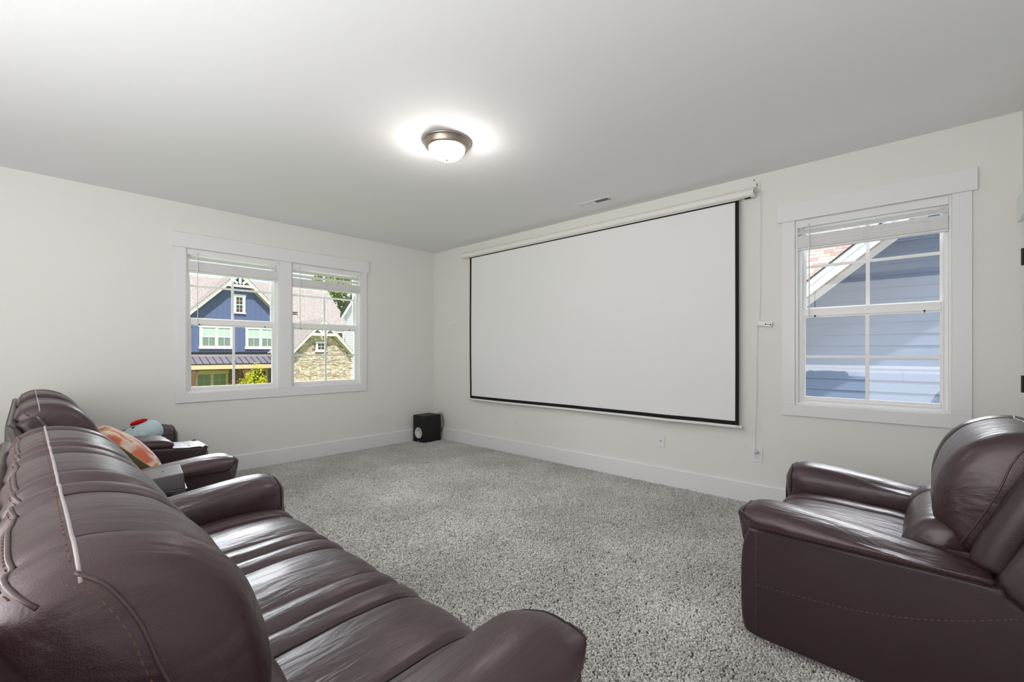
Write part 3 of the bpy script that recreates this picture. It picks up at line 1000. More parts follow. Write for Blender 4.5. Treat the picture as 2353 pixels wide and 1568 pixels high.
def seat_unit(t, x0, x1, seam, seed, back_edge=0.075, wob=1.0, ends=(0, 0)):
    """one seat: seat cushion, footrest panel, lumbar roll and head-and-back pillow; seam = offset of the channel seams from the sides"""
    sx = (x0 + seam, x1 - seam)
    s = Cushion(SEAT_PROF, x0 + 0.002, x1 - 0.002, edge=0.045, edge_in=0.024, seams=sx, groove=0.007, gw=0.010, crown=0.012, n=60, wob=0.0035 * wob, seed=seed)
    so = s.build('seat_cushion', M['leather'], t)
    for a in sx:
        along(s, frac_of(s, -0.60, 0.425), frac_of(s, 0.026, 0.33), a, 0.0034, M['piping'], 'seam_piping', so, 0.0025)
    fpanel = Cushion(FOOT_PROF, x0 + 0.003, x1 - 0.003, edge=0.03, seams=(), crown=0.004, n=42, wob=0.002)
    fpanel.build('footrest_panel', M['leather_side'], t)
    l = Cushion(LUMBAR_PROF, x0 + 0.004, x1 - 0.004, edge=0.06, edge_in=0.045, seams=sx, groove=0.004, gw=0.012, crown=0.010, n=45, wob=0.004 * wob, seed=seed + 3)
    l.build('lumbar_cushion', M['leather'], t)
    b = Cushion(BACK_PROF, x0 + 0.003, x1 - 0.003, edge=back_edge, edge_in=back_edge * 0.62, seams=sx, groove=0.0055, gw=0.009, crown=0.010, n=90, wob=0.0042 * wob, seed=seed + 9)
    bo = b.build('back_cushion', M['leather'], t)
    f_front, f_rear = frac_of(b, -0.865, 0.98), frac_of(b, -0.925, 0.950)
    for a in sx:
        along(b, frac_of(b, -0.64, 0.56), frac_of(b, -0.868, 0.98), a, 0.0038, M['piping'], 'seam_piping', bo, 0.003)
    for fr, m_, nm in ((f_front, M['welt'], 'welt'), (f_rear, M['brown_welt'], 'welt')):
        mb = MB()
        mb.tube(b.long_line(fr, x0 + 0.006, x1 - 0.006, out=0.0014), 0.0030 if m_ is M['welt'] else 0.0036, 8)
        mb.build(nm, m_, bo, smooth=True)
        mb = MB()                                  # row of stitches beside the welt
        L0 = b.long_line(fr + 0.014, x0 + 0.03, x1 - 0.03, out=0.0006, step=0.009)
        for q in range(0, len(L0) - 1, 2):
            mb.tube([L0[q], L0[q + 1]], 0.0011, 4)
        mb.build('stitching', M['thread'], bo, kind='stuff')
    # side seam of the pillow: a welt running down its end from the top welt to the arm
    from mathutils.bvhtree import BVHTree
    bv = BVHTree.FromPolygons([v.co for v in bo.data.vertices], [tuple(p.vertices) for p in bo.data.polygons])
    for on, xs, dr in ((ends[0], x0 - 0.2, 1), (ends[1], x1 + 0.2, -1)):
        if not on: continue
        pts, st = [], []
        for p in spline([(-0.868, 0.962), (-0.835, 0.935), (-0.800, 0.87), (-0.775, 0.79), (-0.735, 0.69), (-0.690, 0.59), (-0.665, 0.535)], 60):
            h = bv.ray_cast(Vector((xs, p.x, p.y)), Vector((dr, 0, 0)))
            if h[0] is not None: pts.append(h[0] - Vector((dr * 0.001, 0, 0)))
            h = bv.ray_cast(Vector((xs, p.x - 0.013, p.y - 0.008)), Vector((dr, 0, 0)))
            if h[0] is not None: st.append(h[0])
        top = b.ring(x0 + 0.012 if dr > 0 else x1 - 0.012, 0.0014)
        pts = [top[int(f_front * len(top)) % len(top)]] + pts
        mb = MB()
        mb.tube(pts, 0.0032, 8)
        mb.build('welt', M['brown_welt'], bo, smooth=True)
        mb = MB()
        for q in range(0, len(st) - 1, 2):
            mb.tube([st[q], st[q + 1]], 0.0013, 4)
        mb.build('stitching', M['thread'], bo, kind='stuff')
    return s, b

def arm(t, x0, x1, outer, m=None):
    """padded arm: outer = -1 outer side towards x0, +1 towards x1, 0 both"""
    w = x1 - x0
    if outer >= 0:
        X = lambda q: x1 - q
    else:
        X = lambda q: x0 + q
    # section q (0 outer .. w inner), z, for the pad
    prof = [(0.016, 0.500), (-0.006, 0.525), (-0.004, 0.562), (0.022, 0.592), (0.07, 0.610), (0.12, 0.614), (0.17, 0.605), (w - 0.025, 0.575), (w - 0.004, 0.525), (w - 0.002, 0.44), (w - 0.012, 0.33), (w - 0.06, 0.30), (0.06, 0.42)]
    def lift(z, y, q):
        # the crest falls towards the back, the pad's lower edge rises at the nose
        c = -0.075 * max(0, (-y - 0.12) / 0.58) ** 1.3 if z > 0.54 else 0
        e = 0.045 * max(0, min(1, 1 + y / 0.06)) ** 2 * max(0, min(1, (0.60 - z) / 0.10)) if q < 0.07 else 0
        return z + c * min(1, (z - 0.54) / 0.05 if z > 0.54 else 0) + e
    c = Cushion(prof, -0.74, 0.030, edge=0.11, edge_in=0.062, n=66, step=0.03, wob=0.0022, seed=x0 * 3, ends=(0, 1), to3d=lambda p, a: Vector((X(p.x), a, lift(p.y, a, p.x))))
    o = c.build('arm', M['leather'], t)
    # welt along the pad's outer lower edge
    fr = frac_of(c, 0.004, 0.508)
    mb = MB()
    mb.tube(c.long_line(fr, -0.735, 0.012, out=0.002), 0.0036, 8)
    mb.build('welt', M['piping'], o, smooth=True)
    mb = MB()
    pts = c.long_line(frac_of(c, -0.006, 0.530), -0.73, -0.01, out=0.001, step=0.008)
    for q in range(0, len(pts) - 1, 2):
        mb.tube([pts[q], pts[q + 1]], 0.0010, 4)
    mb.build('stitching', M['thread'], o, kind='stuff')
    # piping round the nose
    R = c.ring(0.004, 0.0015)
    k0, k1 = int(frac_of(c, 0.0, 0.56) * len(R)), int(frac_of(c, w - 0.006, 0.40) * len(R))
    mb = MB()
    mb.tube([R[i % len(R)] for i in range(min(k0, k1), max(k0, k1) + 1)], 0.0028, 6)
    mb.build('nose_piping', M['piping'], o, smooth=True)
    # side body under the pad
    side = [(-0.060, 0.516), (-0.012, 0.488), (0.010, 0.40), (0.014, 0.22), (0.006, 0.10), (-0.028, 0.055), (-0.20, 0.045), (-0.60, 0.032), (-0.90, 0.030), (-0.945, 0.10), (-0.930, 0.26), (-0.885, 0.36), (-0.825, 0.44), (-0.775, 0.483), (-0.73, 0.512), (-0.4, 0.515)]
    sp = Cushion(side, 0.010, w - 0.012, edge=0.014, n=64, step=0.05, to3d=lambda p, a: Vector((X(a), p.x, p.y)))
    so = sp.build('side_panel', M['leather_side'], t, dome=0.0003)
    if outer:
        mb = MB()
        st = [(0.006, -0.047, 0.50 - 0.43 * i / 60) for i in range(61)]
        st2 = [(p.x, p.y) for p in spline([(-0.047, 0.275), (-0.20, 0.283), (-0.37, 0.296), (-0.51, 0.321), (-0.66, 0.368), (-0.80, 0.43)], 90)]
        for q in range(0, 60, 2):
            mb.tube([(X(0.0085), st[q][1], st[q][2]), (X(0.0085), st[q + 1][1], st[q + 1][2])], 0.0013, 4)
        for q in range(0, len(st2) - 1, 2):
            mb.tube([(X(0.0085), st2[q][0], st2[q][1]), (X(0.0085), st2[q + 1][0], st2[q + 1][1])], 0.0013, 4)
        mb.build('stitching', M['thread'], so, kind='stuff')
    return o

def back_shell(t, x0, x1, m):
    prof = [(-0.70, 0.20), (-0.72, 0.42), (-0.80, 0.62), (-0.90, 0.82), (-0.945, 0.895), (-0.968, 0.915), (-0.978, 0.905), (-0.985, 0.87), (-0.985, 0.5), (-0.965, 0.12), (-0.93, 0.06), (-0.75, 0.06)]
    c = Cushion(prof, x0, x1, edge=0.03, n=60, step=0.06)
    return c.build('back_shell', m, t)

def wing(t, x, low=False):
    """upholstered roll that frames the side of the back"""
    pts = spline([(x, -0.738, 0.515), (x, -0.765, 0.60), (x, -0.815, 0.72), (x, -0.872, 0.84), (x, -0.925, 0.925)][:3 if low else 5], 30)
    rings = []
    for i, p in enumerate(pts):
        s = i / (len(pts) - 1)
        d = (pts[min(i + 1, len(pts) - 1)] - pts[max(0, i - 1)]).normalized()
        nrm = Vector((1, 0, 0)).cross(d)
        e = min(1, math.sqrt(max(0.0, 1 - max(0, 1 - s / 0.10) ** 2)) + 0.02, math.sqrt(max(0.0, 1 - max(0, 1 - (1 - s) / 0.07) ** 2)) + 0.02)
        rings.append([p + Vector((1, 0, 0)) * (0.062 * e * math.copysign(abs(math.cos(2 * PI * k / 20)) ** 0.8, math.cos(2 * PI * k / 20))) + nrm * (0.052 * e * math.copysign(abs(math.sin(2 * PI * k / 20)) ** 0.8, math.sin(2 * PI * k / 20))) for k in range(20)])
    mb = MB()
    mb.loft(rings, True)
    return fixn(mb.build('back_wing', M['leather_side'], t, smooth=True))

def chassis(t, x0, x1):
    mb = MB()
    mb.box((x0, -0.93, 0.05), (x1, -0.03, 0.29))
    o = mb.build('chassis', M['leather_side'], t)
    for x in (x0 + 0.06, x1 - 0.06):
        for y in (-0.85, -0.10):
            MB().lathe([(0.001, 0), (0.03, 0), (0.03, 0.05), (0.001, 0.05)], (x, y, 0.0), 'Z', 16).build('foot', M['rubber'], t)
    return o

# ---- three-seat sofa in the foreground
SW = 0.545
sofa = thing('reclining_sofa', 'long burgundy leather three-seat reclining sofa in the foreground', 'sofa', (2.63, -3.2, 0))
for i in range(3):
    seat_unit(sofa, 0.255 + SW * i, 0.255 + SW * (i + 1), 0.118, 1.7 + 5.3 * i, ends=(0, 1 if i == 2 else 0))
arm(sofa, 0.0, 0.257, -1)
arm(sofa, 0.255 + SW * 3 - 0.002, 0.255 + SW * 3 + 0.265, 1)
back_shell(sofa, 0.03, 0.255 + SW * 3 + 0.235, M['leather'])
wing(sofa, 0.13, True)
wing(sofa, 0.255 + SW * 3 + 0.165, True)
chassis(sofa, 0.262, 0.25 + SW * 3)

# ---- loveseat with console next to the left wall
love = thing('reclining_loveseat', 'burgundy leather two-seat loveseat with a cup-holder console beside the left wall', 'loveseat', (0.125, -3.2, 0))
seat_unit(love, 0.257, 0.845, 0.125, 41.2, wob=0.9)
seat_unit(love, 1.187, 1.735, 0.125, 53.9, wob=0.9)
arm(love, 0.0, 0.257, -1)
arm(love, 1.735, 1.985, 1)
back_shell(love, 0.03, 1.955, M['leather_back'])
wing(love, 0.13)
wing(love, 1.855)
chassis(love, 0.262, 0.84)
chassis(love, 1.192, 1.73)
# console: body, tray with two cup holders, padded lid, back pad
cx0, cx1 = 0.848, 1.184
body = [(-0.64, 0.06), (0.026, 0.06), (0.034, 0.12), (0.034, 0.50), (0.022, 0.535), (-0.010, 0.549), (-0.64, 0.549)]
cb = Cushion(body, cx0, cx1, edge=0.02, n=56, step=0.08)
console = cb.build('console', M['leather_side'], love, dome=0.0003)
mb = MB()
mb.tube([Vector((cx1 - 0.004, y, z)) for y, z in ((-0.19, 0.552), (-0.012, 0.552), (0.022, 0.538), (0.036, 0.505), (0.036, 0.3), (0.036, 0.1))], 0.003, 6)
mb.build('console_piping', M['piping'], console, smooth=True)
bm = bmesh.new()
ty0, ty1, tz = -0.20, -0.008, 0.553
outer = [bm.verts.new((x, y, tz)) for x, y in ((cx0 + 0.012, ty0), (cx1 - 0.012, ty0), (cx1 - 0.012, ty1), (cx0 + 0.012, ty1))]
edges = [bm.edges.new((outer[i], outer[(i + 1) % 4])) for i in range(4)]
cups = ((cx0 + 0.092, -0.098), (cx1 - 0.092, -0.098))
for ux, uy in cups:
    rv = [bm.verts.new((ux + 0.043 * math.cos(2 * PI * k / 32), uy + 0.043 * math.sin(2 * PI * k / 32), tz)) for k in range(32)]
    edges += [bm.edges.new((rv[i], rv[(i + 1) % 32])) for i in range(32)]
bmesh.ops.triangle_fill(bm, edges=edges, use_beauty=True, normal=(0, 0, 1))
me = D.meshes.new('console_tray')
bm.to_mesh(me)
bm.free()
me.materials.append(M['console_top'])
tray = D.objects.new('console_tray', me)
COL.objects.link(tray)
tray.parent = love
for ux, uy in cups:
    cp = MB().lathe([(0.0465, 0.0005), (0.0455, 0.0030), (0.0425, 0.0032), (0.0405, 0.001), (0.0395, -0.002), (0.0390, -0.003), (0.0385, -0.0033)], (ux, uy, tz), 'Z', 40)
    cp.build('cup_holder', M['metal'], tray, smooth=True)
    MB().lathe([(0.0005, -0.0005), (0.0405, -0.0005), (0.0405, 0.0003)], (ux, uy, tz), 'Z', 32).build('cup_well', M['dark'], tray)
lid = [(-0.62, 0.556), (-0.24, 0.555), (-0.185, 0.562), (-0.165, 0.585), (-0.185, 0.612), (-0.25, 0.632), (-0.40, 0.640), (-0.62, 0.634)]
lc = Cushion(lid, cx0 + 0.006, cx1 - 0.006, edge=0.04, edge_in=0.022, n=48, step=0.05, wob=0.0018)
lo = lc.build('console_lid', M['leather'], love)
mb = MB()
mb.tube(lc.seam_tube(cx1 - 0.008, 0, 0.999, out=0.001), 0.0022, 6)
mb.build('lid_piping', M['piping'], lo, smooth=True)
cback = [(-0.64, 0.55), (-0.625, 0.66), (-0.645, 0.78), (-0.70, 0.86), (-0.80, 0.905), (-0.90, 0.90), (-0.93, 0.80), (-0.90, 0.60), (-0.80, 0.52)]
Cushion(cback, cx0 - 0.004, cx1 + 0.004, edge=0.04, edge_in=0.02, n=50, wob=0.003).build('console_back', M['leather_back'], love)

# ---- single recliner on the right, facing the left wall
rec = thing('recliner_armchair', 'burgundy leather recliner armchair on the right under the single window', 'armchair', (4.790, -2.005, 0), PI / 2)
seat_unit(rec, 0.232, 0.938, 0.135, 77.7, back_edge=0.10, wob=0.8, ends=(1, 1))
arm(rec, 0.0, 0.235, -1)
arm(rec, 0.935, 1.170, 1)
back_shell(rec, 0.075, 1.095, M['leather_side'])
wing(rec, 0.15)
wing(rec, 1.02)
chassis(rec, 0.238, 0.93)
mb = MB()
mb.box((1.105, -0.60, 0.535), (1.150, -0.535, 0.560))
rmt = mb.build('remote_control', M['rubber'], None, bevel=0.003)
rmt.matrix_world = Matrix.Translation((4.790, -2.005, 0)) @ Matrix.Rotation(PI / 2, 4, 'Z')
tag(rmt, 'small dark remote control lying on the far arm of the recliner', 'remote')

# ---- grey plastic box between the sofa and the loveseat
box = thing('storage_box', 'grey plastic box with a moulded grip standing between loveseat and sofa', 'box', (2.225, -3.600, 0), math.radians(-7))
bx_ = MB()
def rect(hx, hy, z, sl=0.0):
    return [(-hx, -hy, z - sl), (hx, -hy, z - sl), (hx, hy, z + sl), (-hx, hy, z + sl)]
bx_.loft([rect(0.152, 0.114, 0.0), rect(0.147, 0.109, 0.30), rect(0.1415, 0.1035, 0.520)], True)
bo = fixn(bx_.build('lower_body', M['greybox'], box, bevel=0.004))
lid_ = MB()
lid_.loft([rect(0.141, 0.103, 0.521), rect(0.1385, 0.1005, 0.525), rect(0.131, 0.094, 0.592, 0.007), rect(0.129, 0.092, 0.598, 0.007)], True)
fixn(lid_.build('lid', M['greybox'], box, bevel=0.006, seg=3))
fl = MB()
fl.box((-0.1425, 0.095, 0.516), (0.1425, 0.110, 0.520))
fl.build('front_lip', M['greybox'], box, bevel=0.002)
gp = MB()
gp.tube(spline([(0.1445, -0.055, 0.43), (0.1435, -0.055, 0.497), (0.1428, -0.045, 0.512), (0.1428, 0.035, 0.516), (0.1435, 0.047, 0.502), (0.1445, 0.047, 0.43)], 40), 0.0035, 8)
gp.build('grip_rim', M['greybox'], box, smooth=True)
MB().box((0.136, -0.050, 0.43), (0.1448, 0.042, 0.506)).build('grip_panel', M['leather_side'], box)
MB().lathe([(0.0005, 0.0014), (0.004, 0.0012), (0.0045, 0.0002)], (0.0, 0.01, 0.5995), 'Z', 16).build('badge', M['dark'], box)

# ---- orange throw pillow leaning on the loveseat's near back cushion
def pillow_mat():
    m = mat('pillow_print', (0.6, 0.3, 0.15), 0.9, 0.15, sheen=0.3)
    n, L = m.node_tree.nodes, m.node_tree.links
    p = n['Principled BSDF']
    t = n.new('ShaderNodeTexCoord')
    z = n.new('ShaderNodeTexNoise')
    z.inputs['Scale'].default_value = 5.2
    z.inputs['Detail'].default_value = 2.5
    z.inputs['Distortion'].default_value = 0.9
    cr = n.new('ShaderNodeValToRGB')
    cr.color_ramp.interpolation = 'EASE'
    e = cr.color_ramp.elements
    e[0].position, e[0].color = 0.30, srgb(176, 78, 52)
    e[1].position, e[1].color = 0.66, srgb(190, 104, 72)
    for pos, c in ((0.40, srgb(196, 112, 86)), (0.47, srgb(214, 180, 166)), (0.52, srgb(220, 202, 192)), (0.58, srgb(200, 138, 66))):
        k = e.new(pos)
        k.color = c
    f = n.new('ShaderNodeTexNoise')
    f.inputs['Scale'].default_value = 120
    b = n.new('ShaderNodeBump')
    b.inputs['Strength'].default_value = 0.5
    b.inputs['Distance'].default_value = 0.002
    L.new(t.outputs['Object'], z.inputs['Vector'])
    L.new(t.outputs['Object'], f.inputs['Vector'])
    L.new(z.outputs['Fac'], cr.inputs['Fac'])
    L.new(cr.outputs['Color'], p.inputs['Base Color'])
    L.new(f.outputs['Fac'], b.inputs['Height'])
    L.new(b.outputs['Normal'], p.inputs['Normal'])
    return m
M['print'] = pillow_mat()
pil = thing('throw_pillow', 'orange and white patterned throw pillow leaning on the loveseat near seat', 'pillow', (1.60, -3.668, 0.640))
pil.rotation_euler = (math.radians(-46), 0, 0)          # local y runs up the pillow, z is its front face... tilted back
def pillow_half(sgn, name, m, n=26, half=0.215, thick=0.078):
    vs, fs = [], []
    for j in range(n + 1):
        for i in range(n + 1):
            u, v = 2 * i / n - 1, 2 * j / n - 1
            k = (max(0, 1 - u * u) * max(0, 1 - v * v)) ** 0.42
            px = half * u * (1 - 0.10 * (1 - abs(v)) * abs(u) ** 6 + 0.02 * abs(u * v))
            py = half * v * (1 - 0.10 * (1 - abs(u)) * abs(v) ** 6 + 0.02 * abs(u * v))
            vs.append((px, py, sgn * thick * k * (1 + 0.06 * noise.noise(Vector((u * 2, v * 2, sgn))))))
    for j in range(n):
        for i in range(n):
            a = j * (n + 1) + i
            q = (a, a + 1, a + n + 2, a + n + 1)
            fs.append(q if sgn > 0 else tuple(reversed(q)))
    MB().add(vs, fs).build(name, m, pil, smooth=True)
pillow_half(1, 'front_cover', M['print'])
pillow_half(-1, 'back_cover', M['olive'])
edge = []
for k in range(81):
    a = 2 * PI * k / 80
    c_, s_ = math.cos(a), math.sin(a)
    q = max(abs(c_), abs(s_))
    u, v = c_ / q, s_ / q
    edge.append((0.215 * u * (1 - 0.10 * (1 - abs(v)) * abs(u) ** 6 + 0.02 * abs(u * v)), 0.215 * v * (1 - 0.10 * (1 - abs(u)) * abs(v) ** 6 + 0.02 * abs(u * v)), 0))
MB().tube(edge, 0.0035, 6).build('edge_piping', mat('tan_piping', (0.45, 0.28, 0.14), 0.8, 0.2), pil, smooth=True)

# ---- plush toy lying on the loveseat's far seat
pl = thing('plush_toy', 'light blue plush toy with a red nose lying on the loveseat far seat', 'toy', (0.66, -3.50, 0.585))
mb = MB()
R_ = Matrix.Rotation(math.radians(24), 3, 'X')
rings = []
for j in range(1, 20):
    th = PI * j / 20
    s = math.sin(th) ** 0.82
    yc = -0.175 * math.cos(th) * 1.0
    fat = 1.0 + 0.28 * math.sin((j / 20 - 0.5) * PI)
    rings.append([R_ @ Vector((0.105 * s * fat * math.cos(2 * PI * k / 28), yc, 0.092 * s * fat * math.sin(2 * PI * k / 28))) for k in range(28)])
mb.loft(rings, True)
fixn(mb.build('body', M['plush'], pl, smooth=True))
fixn(MB().ball((0.085, -0.075, -0.010), (0.035, 0.085, 0.036), rot=Matrix.Rotation(math.radians(8), 3, 'X')).build('arm', M['plush'], pl, smooth=True))
fixn(MB().ball((0.098, 0.020, 0.012), (0.026, 0.030, 0.036)).build('hand', M['plush'], pl, smooth=True))
fixn(MB().ball((0.015, 0.008, 0.119), (0.028, 0.058, 0.018), rot=Matrix.Rotation(math.radians(16), 3, 'X')).build('nose', M['redfelt'], pl, smooth=True))
fixn(MB().ball((0.045, -0.030, 0.081), (0.006, 0.011, 0.006), rot=R_).build('eye', M['rubber'], pl, smooth=True))
fixn(MB().ball((-0.03, -0.030, 0.084), (0.006, 0.011, 0.006), rot=R_).build('eye', M['rubber'], pl, smooth=True))

# ================================================================== OUTSIDE THE WINDOWS
M['blue'] = mat('blue_siding', srgb(92, 104, 142), 0.75, 0.2, bump=(40, 0.15, 0.003))
M['blue_lap'] = mat('blue_lap_siding', srgb(106, 118, 142), 0.7, 0.2, bump=(60, 0.25, 0.004))
M['extwhite'] = mat('white_house_trim', (0.80, 0.79, 0.77), 0.6, 0.3)
M['tan'] = mat('tan_house_trim', srgb(214, 190, 158), 0.7, 0.2)
M['soffit'] = mat('tan_soffit', srgb(206, 188, 170), 0.7, 0.2)
M['shingle_far'] = mat('grey_brown_shingles', srgb(146, 138, 138), 0.95, 0.1, bump=(9, 0.5, 0.05), var=(11, 0.4))
M['metalroof'] = mat('standing_seam_metal', srgb(112, 106, 122), 0.45, 0.4, metal=0.2)
M['brown'] = mat('brown_timber', srgb(112, 84, 76), 0.8, 0.2, var=(30, 0.2))
M['brick'] = mat('tan_brick', srgb(160, 122, 92), 0.9, 0.1, var=(9, 0.3))
M['winglass'] = mat('house_window_glass', srgb(120, 138, 126), 0.12, 0.6)
M['winblind'] = mat('house_window_blind', srgb(178, 198, 188), 0.5, 0.4)
M['darkglass'] = mat('dark_house_glass', srgb(58, 62, 48), 0.15, 0.6)
M['doorgrey'] = mat('charcoal_front_door', srgb(70, 72, 74), 0.5, 0.3)
M['stone'] = attr_mat('ledge_stone', 0.92, 0.15, bump=(30, 0.4, 0.01))
M['mortar'] = mat('mortar', srgb(150, 132, 118), 0.95, 0.1)
M['vinylside'] = mat('white_lap_siding', srgb(225, 228, 236), 0.7, 0.2)
M['leaf'] = mat('tree_leaf', srgb(120, 140, 60), 0.8, 0.2, var=(3, 0.3))
M['leafy'] = mat('yellow_green_leaf', srgb(205, 205, 40), 0.8, 0.2, var=(5, 0.25))
M['bark'] = mat('bark', srgb(90, 75, 62), 0.9, 0.1)
M['grass'] = mat('lawn', srgb(120, 140, 70), 0.95, 0.1, var=(0.8, 0.25))

M['bounce_ground'] = mat('neutral_bounce_ground', srgb(150, 146, 142), 0.95, 0.1, var=(3, 0.2))  # unseen ground, greyed to keep its bounced light neutral
GZ = -3.0
struct(MB().box((-75, -60, GZ - 0.3), (-0.5, 60, GZ)).build('ground', M['grass']))
struct(MB().box((-0.5, 0.5, GZ - 0.3), (14, 30, GZ)).build('ground', M['bounce_ground']))

def house_window(t, x, y0, y1, z0, z1, panes, trim=0.12, head=0.14, sill=0.07, m_trim=None, lites=(2, 1), rail=True, upper=None, lower=None, glass_y=None):
    """window facing +x on plane x; panes = number of sashes side by side"""
    mt = m_trim or M['extwhite']
    mb = MB()
    mb.box((x, y0, z0 + sill), (x + 0.05, y0 + trim, z1 - head))
    mb.box((x, y1 - trim, z0 + sill), (x + 0.05, y1, z1 - head))
    mb.box((x, y0 - 0.05, z1 - head), (x + 0.065, y1 + 0.05, z1))
    mb.box((x, y0 - 0.05, z0), (x + 0.08, y1 + 0.05, z0 + sill))
    a, b = y0 + trim, y1 - trim
    w = (b - a + 0.14) / panes - 0.14
    for k in range(panes - 1):
        q = a + (w + 0.14) * (k + 1) - 0.14
        mb.box((x, q, z0 + sill), (x + 0.05, q + 0.14, z1 - head))
    f = mb.build('window', mt, t)
    for k in range(panes):
        q0 = a + (w + 0.14) * k
        q1 = q0 + w
        zm = (z0 + sill + z1 - head) / 2
        spans = ((z0 + sill, zm), (zm, z1 - head)) if rail else ((z0 + sill, z1 - head),)
        for i, (s0, s1) in enumerate(spans):
            g = (lower if i == 0 else upper) or M['winglass']
            MB().box((x + 0.004, q0, s0), (x + 0.018, q1, s1)).build('pane', g, f)
            mb = MB()
            e = 0.035
            mb.box((x + 0.018, q0, s0), (x + 0.040, q0 + e, s1))
            mb.box((x + 0.018, q1 - e, s0), (x + 0.040, q1, s1))
            mb.box((x + 0.018, q0 + e, s0), (x + 0.040, q1 - e, s0 + e))
            mb.box((x + 0.018, q0 + e, s1 - e), (x + 0.040, q1 - e, s1))
            for c in range(1, lites[0]):
                yy = q0 + (q1 - q0) * c / lites[0]
                mb.box((x + 0.018, yy - 0.012, s0 + e), (x + 0.030, yy + 0.012, s1 - e))
            for r in range(1, lites[1]):
                zz = s0 + (s1 - s0) * r / lites[1]
                mb.box((x + 0.018, q0 + e, zz - 0.012), (x + 0.030, q1 - e, zz + 0.012))
            mb.build('sash', mt, f)
    return f

# ---------------------------------------------------------------- blue house across the street (faces +x)
HX = -37.0
hs = thing('house', 'blue gabled house with stone garage wing and porch across the street', 'house', (0, 0, 0))
GY, GZA, SL = 8.0, 8.0, 1.0                 # gable centre, outer apex height, slope
EZ = 3.85
hw = (GZA - EZ) / SL
wallpoly = [(HX, 2.0, GZ), (HX, 17.3, GZ), (HX, 17.3, 3.95), (HX, GY + hw - 0.3, 3.95), (HX, GY, GZA - 0.35), (HX, GY - hw + 0.3, 3.95), (HX, 2.0, 3.95)]
fixn(MB().prism(wallpoly, (-0.25, 0, 0)).build('wall', M['blue'], hs))
for k in range(28):                          # battens of the board-and-batten front
    y = 3.6 + 0.405 * k
    top = min(GZA - 0.45 - abs(y - GY) * SL, 9) if abs(y - GY) < hw - 0.3 else 3.9
    if 1.35 < top:
        MB().box((HX, y - 0.02, 1.32), (HX + 0.018, y + 0.02, top)).build('batten', M['blue'], hs)
# barge boards, soffits and frieze of the gable
OX = HX + 0.42
for sgn in (-1, 1):
    def ln(off, d=0.0):
        return [(GY + sgn * (-0.0), GZA - off), (GY + sgn * (hw + 0.25), GZA - off - (hw + 0.25) * SL)]
    a, b = ln(0), ln(0.34)
    mb = MB()
    mb.prism([(OX, *a[0]), (OX, *a[1]), (OX, *b[1]), (OX, *b[0])], (-0.05, 0, 0))
    fixn(mb.build('barge_board', M['extwhite'], hs))
    c, d = ln(0.0), ln(0.10)
    mb = MB()
    mb.prism([(OX, *c[0]), (OX, *c[1]), (OX, *d[1]), (OX, *d[0])], (0.03, 0, 0))
    fixn(mb.build('barge_cap', M['extwhite'], hs))
    a, b = ln(0.10), ln(0.16)
    mb = MB()
    mb.prism([(OX - 0.05, *a[0]), (OX - 0.05, *a[1]), (OX - 0.05, *b[1]), (OX - 0.05, *b[0])], (HX - OX + 0.05, 0, 0))
    fixn(mb.build('soffit', M['soffit'], hs))
    a, b = ln(0.16), ln(0.44)
    mb = MB()
    mb.prism([(HX + 0.03, *a[0]), (HX + 0.03, *a[1]), (HX + 0.03, *b[1]), (HX + 0.03, *b[0])], (-0.03, 0, 0))
    fixn(mb.build('frieze_board', M['soffit'], hs))
    a, b = ln(-0.07), ln(0.0)
    mb = MB()                                 # roof slope of the gable
    mb.prism([(OX + 0.05, *a[0]), (OX + 0.05, *a[1]), (OX + 0.05, *b[1]), (OX + 0.05, *b[0])], (-7.5, 0, 0))
    fixn(mb.build('gable_roof', M['shingle_far'], hs))
# sunburst truss in the peak
TX = OX - 0.005
tie0, tie1 = 6.72, 6.92
mb = MB()
mb.box((TX - 0.10, GY - (GZA - 0.2 - tie0), tie0), (TX, GY + (GZA - 0.2 - tie0), tie1))
mb.build('gable_truss_tie', M['extwhite'], hs)
mb = MB()
mb.box((TX - 0.09, GY - 0.09, tie1), (TX - 0.01, GY + 0.09, GZA - 0.3))
mb.build('gable_truss_post', M['extwhite'], hs)
for s in (-1, 1):
    mb = MB()
    p0, p1 = Vector((TX - 0.09, GY + s * 0.08, tie1 - 0.02)), Vector((TX - 0.09, GY + s * 0.56, 7.36))
    d = (p1 - p0).normalized()
    w = Vector((0, -d.z, d.y)) * 0.085
    mb.prism([p0 - w, p1 - w, p1 + w, p0 + w], (0.08, 0, 0))
    fixn(mb.build('gable_truss_ray', M['extwhite'], hs))
mb = MB()
mb.prism([(TX - 0.085, GY - 0.26, tie1), (TX - 0.085, GY + 0.26, tie1), (TX - 0.085, GY + 0.12, tie1 + 0.14), (TX - 0.085, GY - 0.12, tie1 + 0.14)], (0.075, 0, 0))
fixn(mb.build('gable_truss_hub', M['extwhite'], hs))
house_window(hs, HX + 0.02, 7.60, 8.48, 4.53, 6.15, 1, 0.17, 0.22, 0.10, lites=(2, 2), upper=M['darkglass'], lower=M['darkglass'])
house_window(hs, HX + 0.02, 5.22, 7.57, 1.57, 3.46, 2, 0.17, 0.17, 0.20, lites=(2, 1), upper=M['winblind'], lower=M['winglass'])
house_window(hs, HX + 0.02, 8.50, 10.85, 1.57, 3.46, 2, 0.17, 0.17, 0.20, lites=(2, 1), upper=M['winblind'], lower=M['winglass'])
